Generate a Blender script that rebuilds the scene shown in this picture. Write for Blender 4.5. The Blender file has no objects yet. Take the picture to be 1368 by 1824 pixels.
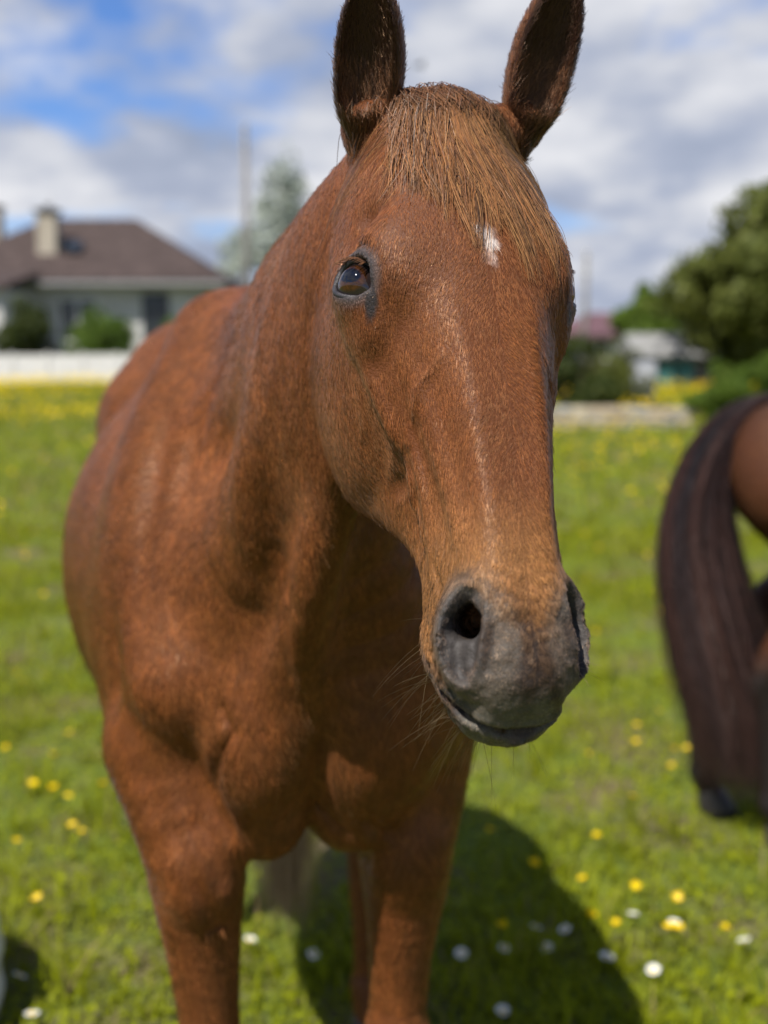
import bpy, bmesh, math, random
import numpy as np

random.seed(7)
RNG = np.random.default_rng(7)
scene = bpy.context.scene
COL = scene.collection

# ------------------------------------------------------------------ camera, sky, sun, exposure
CAM_Z = 1.6
F_PX, W_PX, H_PX, HORIZON = 2000.0, 1368.0, 1824.0, 610.0      # lens of the photograph, in its own pixels
PITCH = math.atan((H_PX / 2 - HORIZON) / F_PX)
cam = bpy.data.objects.new("camera", bpy.data.cameras.new("camera"))
COL.objects.link(cam)
cam.location = (0, 0, CAM_Z)
cam.rotation_euler = (math.pi / 2 - PITCH, 0, 0)
cam.data.sensor_fit = 'VERTICAL'
cam.data.sensor_height = 36.0
cam.data.lens = 36.0 * F_PX / H_PX
cam.data.clip_start, cam.data.clip_end = 0.05, 3000
cam.data.dof.use_dof = True
cam.data.dof.focus_distance = 1.04
cam.data.dof.aperture_fstop = cam.data.lens / 14.5             # a 14.5 mm wide opening
scene.camera = cam

SUN_AZ, SUN_EL = math.radians(37), math.radians(58)            # degrees to the left of the view, height
SUN_DIR = np.array([-math.sin(SUN_AZ) * math.cos(SUN_EL), -math.cos(SUN_AZ) * math.cos(SUN_EL), math.sin(SUN_EL)])
sun = bpy.data.objects.new("sun", bpy.data.lights.new("sun", 'SUN'))
COL.objects.link(sun)
sun.data.energy = 5.0
sun.data.angle = math.radians(0.5)
sun.data.color = (1.0, 0.95, 0.87)
from mathutils import Vector
sun.rotation_euler = Vector(SUN_DIR).to_track_quat('Z', 'Y').to_euler()

world = bpy.data.worlds.new("World")
scene.world = world
world.use_nodes = True
def build_world():
    nt = world.node_tree; nt.nodes.clear(); N = nt.nodes; L = nt.links
    out = N.new('ShaderNodeOutputWorld'); bg = N.new('ShaderNodeBackground')
    sky = N.new('ShaderNodeTexSky'); sky.sky_type = 'NISHITA'; sky.sun_disc = False
    sky.sun_elevation = SUN_EL
    sky.sun_rotation = math.atan2(SUN_DIR[0], SUN_DIR[1])
    sky.air_density = 1.0; sky.dust_density = 0.1; sky.ozone_density = 3.0
    bg.inputs['Strength'].default_value = 0.05
    tc = N.new('ShaderNodeTexCoord')
    # project the view direction onto a flat cloud deck so clouds flatten towards the horizon
    sep = N.new('ShaderNodeSeparateXYZ'); L.new(tc.outputs['Generated'], sep.inputs[0])
    zc = N.new('ShaderNodeMath'); zc.operation = 'MAXIMUM'; zc.inputs[1].default_value = 0.0; L.new(sep.outputs['Z'], zc.inputs[0])
    za = N.new('ShaderNodeMath'); za.operation = 'ADD'; za.inputs[1].default_value = 0.28; L.new(zc.outputs[0], za.inputs[0])
    def div(o):
        d = N.new('ShaderNodeMath'); d.operation = 'DIVIDE'; L.new(o, d.inputs[0]); L.new(za.outputs[0], d.inputs[1]); return d.outputs[0]
    cmb = N.new('ShaderNodeCombineXYZ'); L.new(div(sep.outputs['X']), cmb.inputs['X']); L.new(div(sep.outputs['Y']), cmb.inputs['Y'])
    cmb.inputs['Z'].default_value = 3.7
    def noise(scale, detail, rough, off, dist=0.0):
        m = N.new('ShaderNodeMapping'); m.inputs['Location'].default_value = off; L.new(cmb.outputs[0], m.inputs['Vector'])
        n = N.new('ShaderNodeTexNoise'); n.inputs['Scale'].default_value = scale; n.inputs['Detail'].default_value = detail
        n.inputs['Roughness'].default_value = rough; n.inputs['Distortion'].default_value = dist
        L.new(m.outputs[0], n.inputs['Vector']); return n.outputs['Fac']
    def ramp(o, stops):
        r = N.new('ShaderNodeValToRGB'); e = r.color_ramp.elements
        e[0].position, e[0].color = stops[0][0], (*stops[0][1], 1); e[1].position, e[1].color = stops[-1][0], (*stops[-1][1], 1)
        for p, c in stops[1:-1]:
            k = e.new(p); k.color = (*c, 1)
        L.new(o, r.inputs[0]); return r.outputs[0]
    low_ = N.new('ShaderNodeMapRange'); low_.inputs['From Min'].default_value = 0.0; low_.inputs['From Max'].default_value = 0.30; low_.inputs['To Min'].default_value = 0.10; low_.inputs['To Max'].default_value = 0.0; L.new(sep.outputs['Z'], low_.inputs['Value'])   # towards the horizon the clouds close up
    cn = N.new('ShaderNodeMath'); cn.operation = 'ADD'; L.new(noise(1.9, 6, 0.50, (9.56, 2.077, 8.284), 0.15), cn.inputs[0]); L.new(low_.outputs[0], cn.inputs[1])
    cover = ramp(cn.outputs[0], [(0.42, (0, 0, 0)), (0.53, (1, 1, 1))])
    body = ramp(noise(3.0, 6, 0.52, (1.493, 5.128, 1.359), 0.1),
                [(0.30, (4.0, 4.7, 6.3)), (0.44, (5.4, 6.0, 7.6)), (0.55, (8.0, 8.3, 9.2)), (0.66, (10.2, 10.3, 10.8))])
    thin = N.new('ShaderNodeMapRange'); thin.inputs['From Min'].default_value = 0.42; thin.inputs['From Max'].default_value = 0.85; thin.inputs['To Min'].default_value = 1.0; thin.inputs['To Max'].default_value = 0.45; L.new(sep.outputs['Z'], thin.inputs['Value'])   # gaps between clouds open up overhead, added out of view to lessen sky fill
    cm_ = N.new('ShaderNodeMath'); cm_.operation = 'MULTIPLY'; L.new(cover, cm_.inputs[0]); L.new(thin.outputs[0], cm_.inputs[1])
    mix = N.new('ShaderNodeMixRGB'); L.new(cm_.outputs[0], mix.inputs[0]); gain = N.new('ShaderNodeMixRGB'); gain.blend_type = 'MULTIPLY'; gain.inputs[0].default_value = 1; gain.inputs[2].default_value = (0.95, 1.25, 1.80, 1); L.new(sky.outputs[0], gain.inputs[1]); L.new(gain.outputs[0], mix.inputs[1]); L.new(body, mix.inputs[2])
    L.new(mix.outputs[0], bg.inputs['Color']); L.new(bg.outputs[0], out.inputs[0])
build_world()

scene.view_settings.view_transform = 'Standard'
scene.view_settings.look = 'None'
scene.view_settings.exposure = 0.68
scene.view_settings.gamma = 1.0
scene.view_settings.use_curve_mapping = False
scene.render.engine = 'CYCLES'
scene.cycles.max_bounces = 6
scene.cycles.transparent_max_bounces = 8
scene.cycles.use_denoising = True
scene.cycles.use_adaptive_sampling = True
scene.cycles.adaptive_threshold = 0.015
scene.cycles_curves.shape = 'RIBBONS'

def from_pixel(px, py, depth):
    """A point of the place that the photograph shows at (px, py), at a chosen distance (used only to read measurements)."""
    v = (H_PX / 2 - py) / F_PX; u = (px - W_PX / 2) / F_PX
    d = np.array([u, math.cos(PITCH) + v * math.sin(PITCH), -math.sin(PITCH) + v * math.cos(PITCH)])
    return np.array([0, 0, CAM_Z]) + d * depth / d[1]

# ------------------------------------------------------------------ small helpers
def tag(o, label=None, category=None, group=None, kind=None):
    if label: o['label'] = label
    if category: o['category'] = category
    if group: o['group'] = group
    if kind: o['kind'] = kind
    return o

def link(o, parent=None):
    COL.objects.link(o)
    if parent is not None: o.parent = parent
    return o

def mesh_object(name, verts, faces, mat, parent=None, smooth=True):
    me = bpy.data.meshes.new(name)
    me.from_pydata([tuple(v) for v in verts], [], [tuple(f) for f in faces]); me.update()
    if smooth: me.polygons.foreach_set('use_smooth', np.ones(len(me.polygons), bool))
    me.materials.append(mat)
    return link(bpy.data.objects.new(name, me), parent)

def mesh_arrays(name, V, F, mat, parent=None, smooth=True):
    """V (n,3), F (m,3) or (m,4) arrays -> object, fast."""
    me = bpy.data.meshes.new(name); n, k = F.shape
    me.vertices.add(len(V)); me.vertices.foreach_set('co', np.ascontiguousarray(V, np.float32).ravel())
    me.loops.add(n * k); me.loops.foreach_set('vertex_index', np.ascontiguousarray(F, np.int32).ravel())
    me.polygons.add(n); me.polygons.foreach_set('loop_start', np.arange(0, n * k, k, dtype=np.int32))
    me.update(calc_edges=True)
    if smooth: me.polygons.foreach_set('use_smooth', np.ones(n, bool))
    me.materials.append(mat)
    return link(bpy.data.objects.new(name, me), parent)

def empty(name, loc, rz=0.0):
    o = bpy.data.objects.new(name, None); COL.objects.link(o)
    o.location = loc; o.rotation_euler = (0, 0, rz); o.empty_display_size = 0.1
    return o

def material(name, color=(0.5, 0.5, 0.5), rough=0.7, spec=0.3, var=0.0, scale=8.0, bump=0.0, bump_scale=40.0, detail=5):
    m = bpy.data.materials.new(name); m.use_nodes = True
    nt = m.node_tree; N = nt.nodes; L = nt.links; b = N['Principled BSDF']
    b.inputs['Roughness'].default_value = rough; b.inputs['Specular IOR Level'].default_value = spec
    b.inputs['Base Color'].default_value = (*color, 1)
    tc = N.new('ShaderNodeTexCoord')
    if var > 0:
        n = N.new('ShaderNodeTexNoise'); n.inputs['Scale'].default_value = scale; n.inputs['Detail'].default_value = detail
        L.new(tc.outputs['Object'], n.inputs['Vector'])
        r = N.new('ShaderNodeValToRGB'); e = r.color_ramp.elements
        e[0].position, e[1].position = 0.3, 0.7
        e[0].color = (*[max(0, c * (1 - var)) for c in color], 1); e[1].color = (*[min(1, c * (1 + var)) for c in color], 1)
        L.new(n.outputs['Fac'], r.inputs[0]); L.new(r.outputs[0], b.inputs['Base Color'])
    if bump > 0:
        n2 = N.new('ShaderNodeTexNoise'); n2.inputs['Scale'].default_value = bump_scale; n2.inputs['Detail'].default_value = 4
        L.new(tc.outputs['Object'], n2.inputs['Vector'])
        bp = N.new('ShaderNodeBump'); bp.inputs['Strength'].default_value = bump; bp.inputs['Distance'].default_value = 0.02
        L.new(n2.outputs['Fac'], bp.inputs['Height']); L.new(bp.outputs[0], b.inputs['Normal'])
    return m

# ------------------------------------------------------------------ implicit modelling (numpy)
F32 = np.float32
def smin(a, b, k):
    h = np.maximum(k - np.abs(a - b), 0) / k
    return np.minimum(a, b) - h * h * k * 0.25
def smax(a, b, k): return -smin(-a, -b, k)
def sstep(a, b, x):
    t = np.clip((x - a) / (b - a), 0, 1); return t * t * (3 - 2 * t)
def ell(P, c, r):
    """ellipsoid, near-distance"""
    r = np.asarray(r, F32); q = (P - np.asarray(c, F32)) / r
    k0 = np.sqrt((q * q).sum(1)) + 1e-9; q2 = q / r
    k1 = np.sqrt((q2 * q2).sum(1)) + 1e-9
    return k0 * (k0 - 1) / k1
def cone(P, a, b, ra, rb):
    """tapered capsule"""
    a = np.asarray(a, F32); b = np.asarray(b, F32); ab = b - a
    t = np.clip((P - a) @ ab / (ab @ ab), 0, 1)
    d = P - a - t[:, None] * ab
    return np.sqrt((d * d).sum(1)) - (ra + (rb - ra) * t)
def chain(P, pts, k=0):
    """a tapering limb along a smooth curve through the points"""
    X = np.array([list(p) + [r] for p, r in pts], float); n = len(X)
    if n > 2: X = catmull(np.linspace(0, n - 1, (n - 1) * 3 + 1), np.arange(n), X)
    f = None
    for p, q in zip(X[:-1], X[1:]):
        g = cone(P, p[:3], q[:3], F32(p[3]), F32(q[3])); f = g if f is None else np.minimum(f, g)
    return f
def near_path(P, pts):
    """distance to a polyline and the fraction along it"""
    pts = np.asarray(pts, F32); best = np.full(len(P), 9.0, F32); tt = np.zeros(len(P), F32); n = len(pts) - 1
    for i in range(n):
        a, b = pts[i], pts[i + 1]; ab = b - a
        t = np.clip((P - a) @ ab / (ab @ ab + 1e-12), 0, 1); d = P - a - t[:, None] * ab
        d = np.sqrt((d * d).sum(1)); m = d < best; best[m] = d[m]; tt[m] = (i + t[m]) / n
    return best, tt
def stroke(P, pts, r, amp, fade=True):
    """height of a sculpting stroke along a polyline"""
    A = np.asarray(pts, F32); out = np.zeros(len(P), F32)
    k = np.flatnonzero(((P > A.min(0) - 2.6 * r) & (P < A.max(0) + 2.6 * r)).all(1))
    if len(k):
        d, t = near_path(P[k], pts)
        g = amp * np.exp(-(d / r) ** 2)
        out[k] = g * np.sin(np.pi * np.clip(t * 0.84 + 0.08, 0, 1)) ** 0.6 if fade else g
    return out

def vnoise(P, scale, seed=0):
    """smooth value noise 0..1"""
    Q = np.asarray(P, np.float64) * scale + seed * 17.31 + 500; i = np.floor(Q).astype(np.int64); f = Q - i; f = f * f * (3 - 2 * f)
    def h(x, y, z):
        n = (x * 374761393 + y * 668265263 + z * 2147483647 + seed * 1442695) & 0xffffffff
        n = ((n ^ (n >> 13)) * 1274126177) & 0xffffffff
        return ((n ^ (n >> 16)) & 0xffff) / 65535.0
    r = 0
    for dx in (0, 1):
        for dy in (0, 1):
            for dz in (0, 1):
                w = (f[:, 0] if dx else 1 - f[:, 0]) * (f[:, 1] if dy else 1 - f[:, 1]) * (f[:, 2] if dz else 1 - f[:, 2])
                r = r + w * h(i[:, 0] + dx, i[:, 1] + dy, i[:, 2] + dz)
    return r
def fnoise(P, scale, seed=0, oct=3):
    return sum(vnoise(P, scale * 2 ** o, seed + o) * 0.5 ** o for o in range(oct)) / sum(0.5 ** o for o in range(oct))

def surface(sdf, lo, hi, h, size_at, passes=3, prune=0.14):
    """surface nets on a sparse grid, then triangles refined to size_at(P) and pulled onto the zero set"""
    lo = np.asarray(lo); n = np.ceil((np.asarray(hi) - lo) / h).astype(int) // 4 * 4 + 4
    cs = n // 4
    g = np.stack(np.meshgrid(*[np.arange(c) for c in cs], indexing='ij'), -1).reshape(-1, 3)
    fc = sdf((lo + (g * 4 + 1.5) * h).astype(F32))
    keep = np.zeros(cs, bool); keep.ravel()[:] = np.abs(fc) < prune
    val = np.where(fc > 0, 1.0, -1.0).astype(F32).reshape(cs)
    val = val.repeat(4, 0).repeat(4, 1).repeat(4, 2); kf = keep.repeat(4, 0).repeat(4, 1).repeat(4, 2)
    idx = np.argwhere(kf)
    for i in range(0, len(idx), 400000):
        q = idx[i:i + 400000]; val[q[:, 0], q[:, 1], q[:, 2]] = sdf((lo + q * h).astype(F32))
    s = val < 0
    c8 = [s[i:s.shape[0] - 1 + i, j:s.shape[1] - 1 + j, k:s.shape[2] - 1 + k] for i in (0, 1) for j in (0, 1) for k in (0, 1)]
    cnt = sum(c.astype(np.int8) for c in c8); act = (cnt > 0) & (cnt < 8)
    vid = np.full(act.shape, -1, np.int64); cells = np.argwhere(act); vid[act] = np.arange(len(cells))
    acc = np.zeros((len(cells), 3)); num = np.zeros(len(cells))
    cor = np.array([[i, j, k] for i in (0, 1) for j in (0, 1) for k in (0, 1)])
    cv = np.stack([val[cells[:, 0] + i, cells[:, 1] + j, cells[:, 2] + k] for i, j, k in cor], 1)
    for a in range(8):
        for b in range(a + 1, 8):
            if np.abs(cor[a] - cor[b]).sum() == 1:
                va, vb = cv[:, a], cv[:, b]; m = (va < 0) != (vb < 0)
                t = np.where(m, va / np.where(m, va - vb, 1), 0)
                acc[m] += (cor[a] + t[:, None] * (cor[b] - cor[a]))[m]; num[m] += 1
    V = lo + (cells + acc / num[:, None]) * h
    T = []
    for ax in range(3):
        o1, o2 = (ax + 1) % 3, (ax + 2) % 3
        sl = [slice(1, -1)] * 3; sl[ax] = slice(0, -1); sl2 = list(sl); sl2[ax] = slice(1, None)
        A = s[tuple(sl)]; B = s[tuple(sl2)]
        e = np.argwhere(A != B); off = np.array([1, 1, 1]); off[ax] = 0; e = e + off
        flip = ~s[e[:, 0], e[:, 1], e[:, 2]]
        def v(d1, d2):
            q = e.copy(); q[:, o1] += d1; q[:, o2] += d2; return vid[q[:, 0], q[:, 1], q[:, 2]]
        a, b, c, d = v(-1, -1), v(0, -1), v(0, 0), v(-1, 0)
        Q = np.stack([a, b, c, d], 1); Q[flip] = Q[flip][:, ::-1]
        Q = Q[(Q >= 0).all(1)]
        T += [Q[:, [0, 1, 2]], Q[:, [0, 2, 3]]]
    T = np.concatenate(T)
    def grad(P, e=0.0008):
        k = np.array([[1, -1, -1], [-1, -1, 1], [-1, 1, -1], [1, 1, 1]], F32); G = np.zeros((len(P), 3), F32); f0 = 0
        for q in k:
            f = sdf((P + q * e).astype(F32)); G += q * f[:, None]; f0 = f0 + f * 0.25
        return f0, G / (4 * e)
    def pull(V, steps, lim):
        for _ in range(steps):
            f, G = grad(V); g2 = (G * G).sum(1) + 1e-4
            mv = -(f / g2)[:, None] * G; l = np.sqrt((mv * mv).sum(1)) + 1e-9
            V = V + mv * np.minimum(1, lim / l)[:, None]
        return V
    def relax(V, T, w):
        S = np.zeros_like(V); c = np.zeros(len(V))
        for i in range(3):
            for j in ((i + 1) % 3, (i + 2) % 3):
                for k in range(3): S[:, k] += np.bincount(T[:, i], V[T[:, j], k], len(V))
                c += np.bincount(T[:, i], minlength=len(V))
        return V * (1 - w) + w * S / np.maximum(c, 1)[:, None]
    V = pull(V, 2, h * 0.6); V = pull(relax(V, T, 0.4), 1, h * 0.5)
    for p in range(passes):
        tgt = size_at(V)
        E = np.sort(np.concatenate([T[:, [0, 1]], T[:, [1, 2]], T[:, [2, 0]]]), 1)
        U, inv = np.unique(E, axis=0, return_inverse=True); inv = inv.ravel()
        ln = np.linalg.norm(V[U[:, 0]] - V[U[:, 1]], axis=1)
        mk = ln > 1.35 * np.minimum(tgt[U[:, 0]], tgt[U[:, 1]])
        mid = np.full(len(U), -1, np.int64); mid[mk] = len(V) + np.arange(mk.sum())
        if not mk.any(): break
        V = np.concatenate([V, (V[U[mk, 0]] + V[U[mk, 1]]) / 2])
        m = mid[inv].reshape(3, -1).T; c = (m >= 0).sum(1); out = [T[c == 0]]
        for i in range(3):
            j, k = (i + 1) % 3, (i + 2) % 3
            q = (c == 1) & (m[:, i] >= 0); t = T[q]; mm = m[q, i]
            out += [np.stack([t[:, i], mm, t[:, k]], 1), np.stack([mm, t[:, j], t[:, k]], 1)]
            q = (c == 2) & (m[:, i] < 0); t = T[q]; mj, mk2 = m[q, j], m[q, k]    # edge i-j whole
            out += [np.stack([t[:, i], t[:, j], mj], 1), np.stack([t[:, i], mj, mk2], 1), np.stack([mk2, mj, t[:, k]], 1)]
        q = c == 3; t = T[q]; mm = m[q]
        out += [np.stack([t[:, 0], mm[:, 0], mm[:, 2]], 1), np.stack([mm[:, 0], t[:, 1], mm[:, 1]], 1),
                np.stack([mm[:, 2], mm[:, 1], t[:, 2]], 1), mm]
        T = np.concatenate(out)
        V = pull(relax(V, T, 0.3), 1, h * 0.5 / 2 ** p)
    V = pull(V, 1, h * 0.1)
    _, G = grad(V)
    Nrm = G / (np.linalg.norm(G, axis=1)[:, None] + 1e-9)
    return V, T, Nrm

# ------------------------------------------------------------------ the chestnut horse: shape
HEAD_O = np.array([0.0590, 1.1680, 1.8260])                      # poll
HEAD_YAW, HEAD_PITCH, HEAD_ROLL = math.radians(18.5), math.radians(33.0), math.radians(-2.0)
def head_frame():
    y, p, r = HEAD_YAW, HEAD_PITCH, HEAD_ROLL
    Fv = np.array([math.sin(y), -math.cos(y), 0]); R = np.array([math.cos(y), math.sin(y), 0]); D = np.array([0, 0, -1.0])
    A = D * math.cos(p) + Fv * math.sin(p); C = Fv * math.cos(p) - D * math.sin(p)
    return np.stack([A * math.cos(r) + R * math.sin(r), R * math.cos(r) - A * math.sin(r), C])   # rows: along face, across, outwards
HEAD_M = head_frame()
def nose_bend(a): return 0.017 * sstep(.32, .60, a)
def to_head(P):
    q = (np.asarray(P, F32) - HEAD_O.astype(F32)) @ HEAD_M.T.astype(F32); q[:, 1] += nose_bend(q[:, 0]); return q
def from_head(q):
    q = np.array(q, float); q[..., 1] -= nose_bend(q[..., 0]); return HEAD_O + q @ HEAD_M

# half cross-sections of the head from the front line to the throat line: (across, outwards), at distances along the face
HEAD_SECTIONS = [
    (-0.075, [(0, -.070), (.020, -.074), (.034, -.090), (.036, -.110), (.034, -.130), (.022, -.150), (0, -.155)]),
    (-0.040, [(0, -.025), (.035, -.030), (.058, -.060), (.064, -.100), (.062, -.140), (.042, -.180), (0, -.190)]),
    (0.000, [(0, .004), (.036, -.004), (.064, -.034), (.076, -.080), (.076, -.140), (.052, -.205), (0, -.215)]),
    (0.060, [(0, .018), (.050, .009), (.082, -.022), (.094, -.075), (.088, -.140), (.064, -.222), (0, -.235)]),
    (0.120, [(0, .026), (.055, .018), (.089, -.012), (.105, -.065), (.100, -.140), (.082, -.248), (0, -.245)]),
    (0.185, [(0, .028), (.056, .019), (.092, -.010), (.111, -.060), (.103, -.138), (.086, -.260), (0, -.245)]),
    (0.250, [(0, .022), (.043, .014), (.070, -.014), (.096, -.062), (.093, -.135), (.082, -.270), (0, -.248)]),
    (0.305, [(0, .014), (.037, .008), (.060, -.022), (.080, -.070), (.077, -.128), (.072, -.264), (0, -.238)]),
    (0.350, [(0, .009), (.034, .004), (.052, -.025), (.067, -.072), (.065, -.120), (.054, -.222), (0, -.205)]),
    (0.395, [(0, .005), (.031, .001), (.046, -.026), (.057, -.072), (.055, -.112), (.043, -.174), (0, -.165)]),
    (0.440, [(0, .002), (.029, -.002), (.043, -.027), (.054, -.070), (.053, -.106), (.038, -.149), (0, -.145)]),
    (0.485, [(0, .000), (.029, -.004), (.044, -.027), (.054, -.066), (.055, -.102), (.040, -.137), (0, -.136)]),
    (0.530, [(0, -.002), (.034, -.008), (.052, -.030), (.058, -.064), (.058, -.098), (.043, -.131), (0, -.132)]),
    (0.562, [(0, -.010), (.033, -.016), (.049, -.035), (.053, -.064), (.051, -.094), (.038, -.124), (0, -.128)]),
    (0.586, [(0, -.024), (.026, -.028), (.037, -.042), (.041, -.066), (.041, -.090), (.031, -.114), (0, -.119)]),
    (0.603, [(0, -.042), (.017, -.045), (.028, -.054), (.031, -.071), (.030, -.088), (.021, -.103), (0, -.107)]),
    (0.616, [(0, -.069), (.003, -.070), (.005, -.072), (.006, -.075), (.005, -.078), (.003, -.081), (0, -.082)]),
]
def catmull(x, X, Y):
    """smooth interpolation of rows Y at X"""
    X = np.asarray(X, float); Y = np.asarray(Y, float); M = np.gradient(Y, X, axis=0)
    i = np.clip(np.searchsorted(X, x) - 1, 0, len(X) - 2); hX = (X[i + 1] - X[i]); t = (x - X[i]) / hX
    sh = (-1,) + (1,) * (Y.ndim - 1); t = np.clip(t, 0, 1).reshape(sh); hX = hX.reshape(sh)
    return ((2 * t**3 - 3 * t**2 + 1) * Y[i] + (t**3 - 2 * t**2 + t) * hX * M[i] + (-2 * t**3 + 3 * t**2) * Y[i + 1] + (t**3 - t**2) * hX * M[i + 1])
NPHI, NA = 97, 361
def head_table():
    a = np.array([s[0] for s in HEAD_SECTIONS]); S = np.array([s[1] for s in HEAD_SECTIONS], float)
    mid = (S[:, 0, 1] + S[:, -1, 1]) / 2
    rows = []
    for k in range(len(a)):
        b = S[k, :, 0]; c = S[k, :, 1]
        # periodic curve: mirror, dense Catmull-Rom, then radius against angle from the outward direction
        pts = np.concatenate([np.stack([-b[::-1], c[::-1]], 1)[:-1], np.stack([b, c], 1)])          # throat .. front .. throat
        n = len(pts) - 1; pp = np.concatenate([pts[n - 2:n], pts, pts[1:3]]); seg = []
        for i in range(2, 2 + n):
            t = np.linspace(0, 1, 12, endpoint=False)[:, None]; p0, p1, p2, p3 = pp[i - 1], pp[i], pp[i + 1], pp[i + 2]
            seg.append(0.5 * (2 * p1 + (p2 - p0) * t + (2 * p0 - 5 * p1 + 4 * p2 - p3) * t * t + (3 * p1 - p0 - 3 * p2 + p3) * t**3))
        cu = np.concatenate(seg); d = cu - np.array([0, mid[k]])
        ang = np.arctan2(np.abs(d[:, 0]), d[:, 1]); r = np.hypot(d[:, 0], d[:, 1])
        half = d[:, 0] >= -1e-9; o = np.argsort(ang[half])
        rows.append(np.interp(np.linspace(0, np.pi, NPHI), ang[half][o], r[half][o]))
    A = np.linspace(a[0], a[-1], NA)
    R = catmull(A, a, np.array(rows)); M = catmull(A, a, mid[:, None])[:, 0]
    for _ in range(3):
        R[1:-1] = (R[:-2] + 2 * R[1:-1] + R[2:]) / 4
        R = np.concatenate([R[:, 1:2], R, R[:, -2:-1]], 1); R = (R[:, :-2] + 2 * R[:, 1:-1] + R[:, 2:]) / 4
    return A.astype(F32), R.astype(F32), M.astype(F32)
HT_A, HT_R, HT_M = head_table()
def head_loft(q):
    a0, a1 = HT_A[0], HT_A[-1]
    u = np.clip((q[:, 0] - a0) / (a1 - a0) * (NA - 1), 0, NA - 1.001); i = u.astype(int); fu = u - i
    m = HT_M[i] * (1 - fu) + HT_M[i + 1] * fu
    dc = q[:, 2] - m; b = np.abs(q[:, 1]); r = np.sqrt(b * b + dc * dc)
    v = np.clip(np.arctan2(b, dc) / np.pi * (NPHI - 1), 0, NPHI - 1.001); j = v.astype(int); fv = v - j
    R = (HT_R[i, j] * (1 - fv) + HT_R[i, j + 1] * fv) * (1 - fu) + (HT_R[i + 1, j] * (1 - fv) + HT_R[i + 1, j + 1] * fv) * fu
    f = (r - R) * 0.88
    over = np.maximum(np.maximum(a0 - q[:, 0], q[:, 0] - a1), 0)
    return np.where(over > 0, np.sqrt(np.maximum(f, 0) ** 2 + over ** 2) + 0.0 * f, np.maximum(f, np.maximum(a0 - q[:, 0], q[:, 0] - a1)))

# the eye: centre, and a frame (towards the nose, up over the lid, outwards)
EYE_C = np.array([0.184, 0.0920, -0.0490]); EYE_R = 0.0285
EYE_N = np.array([-0.05, 0.74, 0.67]); EYE_N /= np.linalg.norm(EYE_N)
# in the head frame "up over the lid" is mostly outwards (c): the lid line runs along the face, so turn the frame to lie level
def eye_frame():
    n = EYE_N; up = np.array([-1.0, 0.0, 0.25]); up -= n * (up @ n); up /= np.linalg.norm(up)
    u = np.cross(up, n)
    if u[2] < 0: u = -u                                            # u points to the midline of the face (the inner corner)
    g = math.radians(22)                                           # the slit slopes down to the inner corner
    return math.cos(g) * u - math.sin(g) * up, math.cos(g) * up + math.sin(g) * u
EYE_U, EYE_V = eye_frame()

def lid_line(u, upper):
    """height of the lid edges over the eye against the distance towards the inner corner"""
    x = np.clip(u / 0.0265, -1, 1)
    e = np.sqrt(np.maximum(1 - x * x, 0))
    return (0.0205 * e ** 0.85 - 0.0010 * x) if upper else (-0.0185 * e ** 0.85 - 0.0010 * x)

NOSTRIL = np.array([0.535, 0.0440, -0.032])
def ear_profile(h, L, w):
    t = np.clip(h / L, 0, 1)
    return w * (0.55 + 0.45 * sstep(-.02, .035, h)) * (0.62 + 0.62 * np.sin(np.pi * np.clip(t, 0, 1) ** 0.8 * 0.62)) * np.sqrt(np.maximum(1 - t ** 2.6, 0)) * 0.86
EARS = []
for base, tip, look, w in (((650, 258, 1.180), (668, -42, 1.160), (-0.20, -1.0, 0.10), 0.0360),
                           ((928, 252, 1.235), (1006, -48, 1.225), (0.30, -1.0, 0.05), 0.0355)):
    b0 = from_pixel(*base); t0 = from_pixel(*tip); ax = t0 - b0; Ln = np.linalg.norm(ax); ax /= Ln
    lk = np.array(look); lk -= ax * (lk @ ax); lk /= np.linalg.norm(lk); sd = np.cross(ax, lk)
    EARS.append((b0, ax, lk, sd, Ln, w))
def ear_sdf(P, E):
    b0, ax, lk, sd, Ln, w = E
    d = P - b0.astype(F32); h = d @ ax.astype(F32); o = d @ lk.astype(F32); s = d @ sd.astype(F32)
    R = ear_profile(h, Ln, w)
    bend = 0.010 * sstep(.4 * Ln, Ln, h)
    o = o - bend
    r = np.sqrt(s * s + (o / 0.85) ** 2)
    f = (r - R) * 0.8
    f = np.maximum(f, h - Ln); f = np.maximum(f, -h - 0.02)
    t = np.clip(h / Ln, 0, 1)
    Ri = np.maximum(R - 0.0050 + .001 * t, 0.001)
    ri = np.sqrt(s * s + ((o - (0.30 + .45 * t) * R) / (0.80 + .2 * t)) ** 2)
    g = (ri - Ri) * 0.8
    g = smax(g, -(h - 0.016) * 0.7, 0.012)
    return smax(f, -g, 0.0025)

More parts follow.
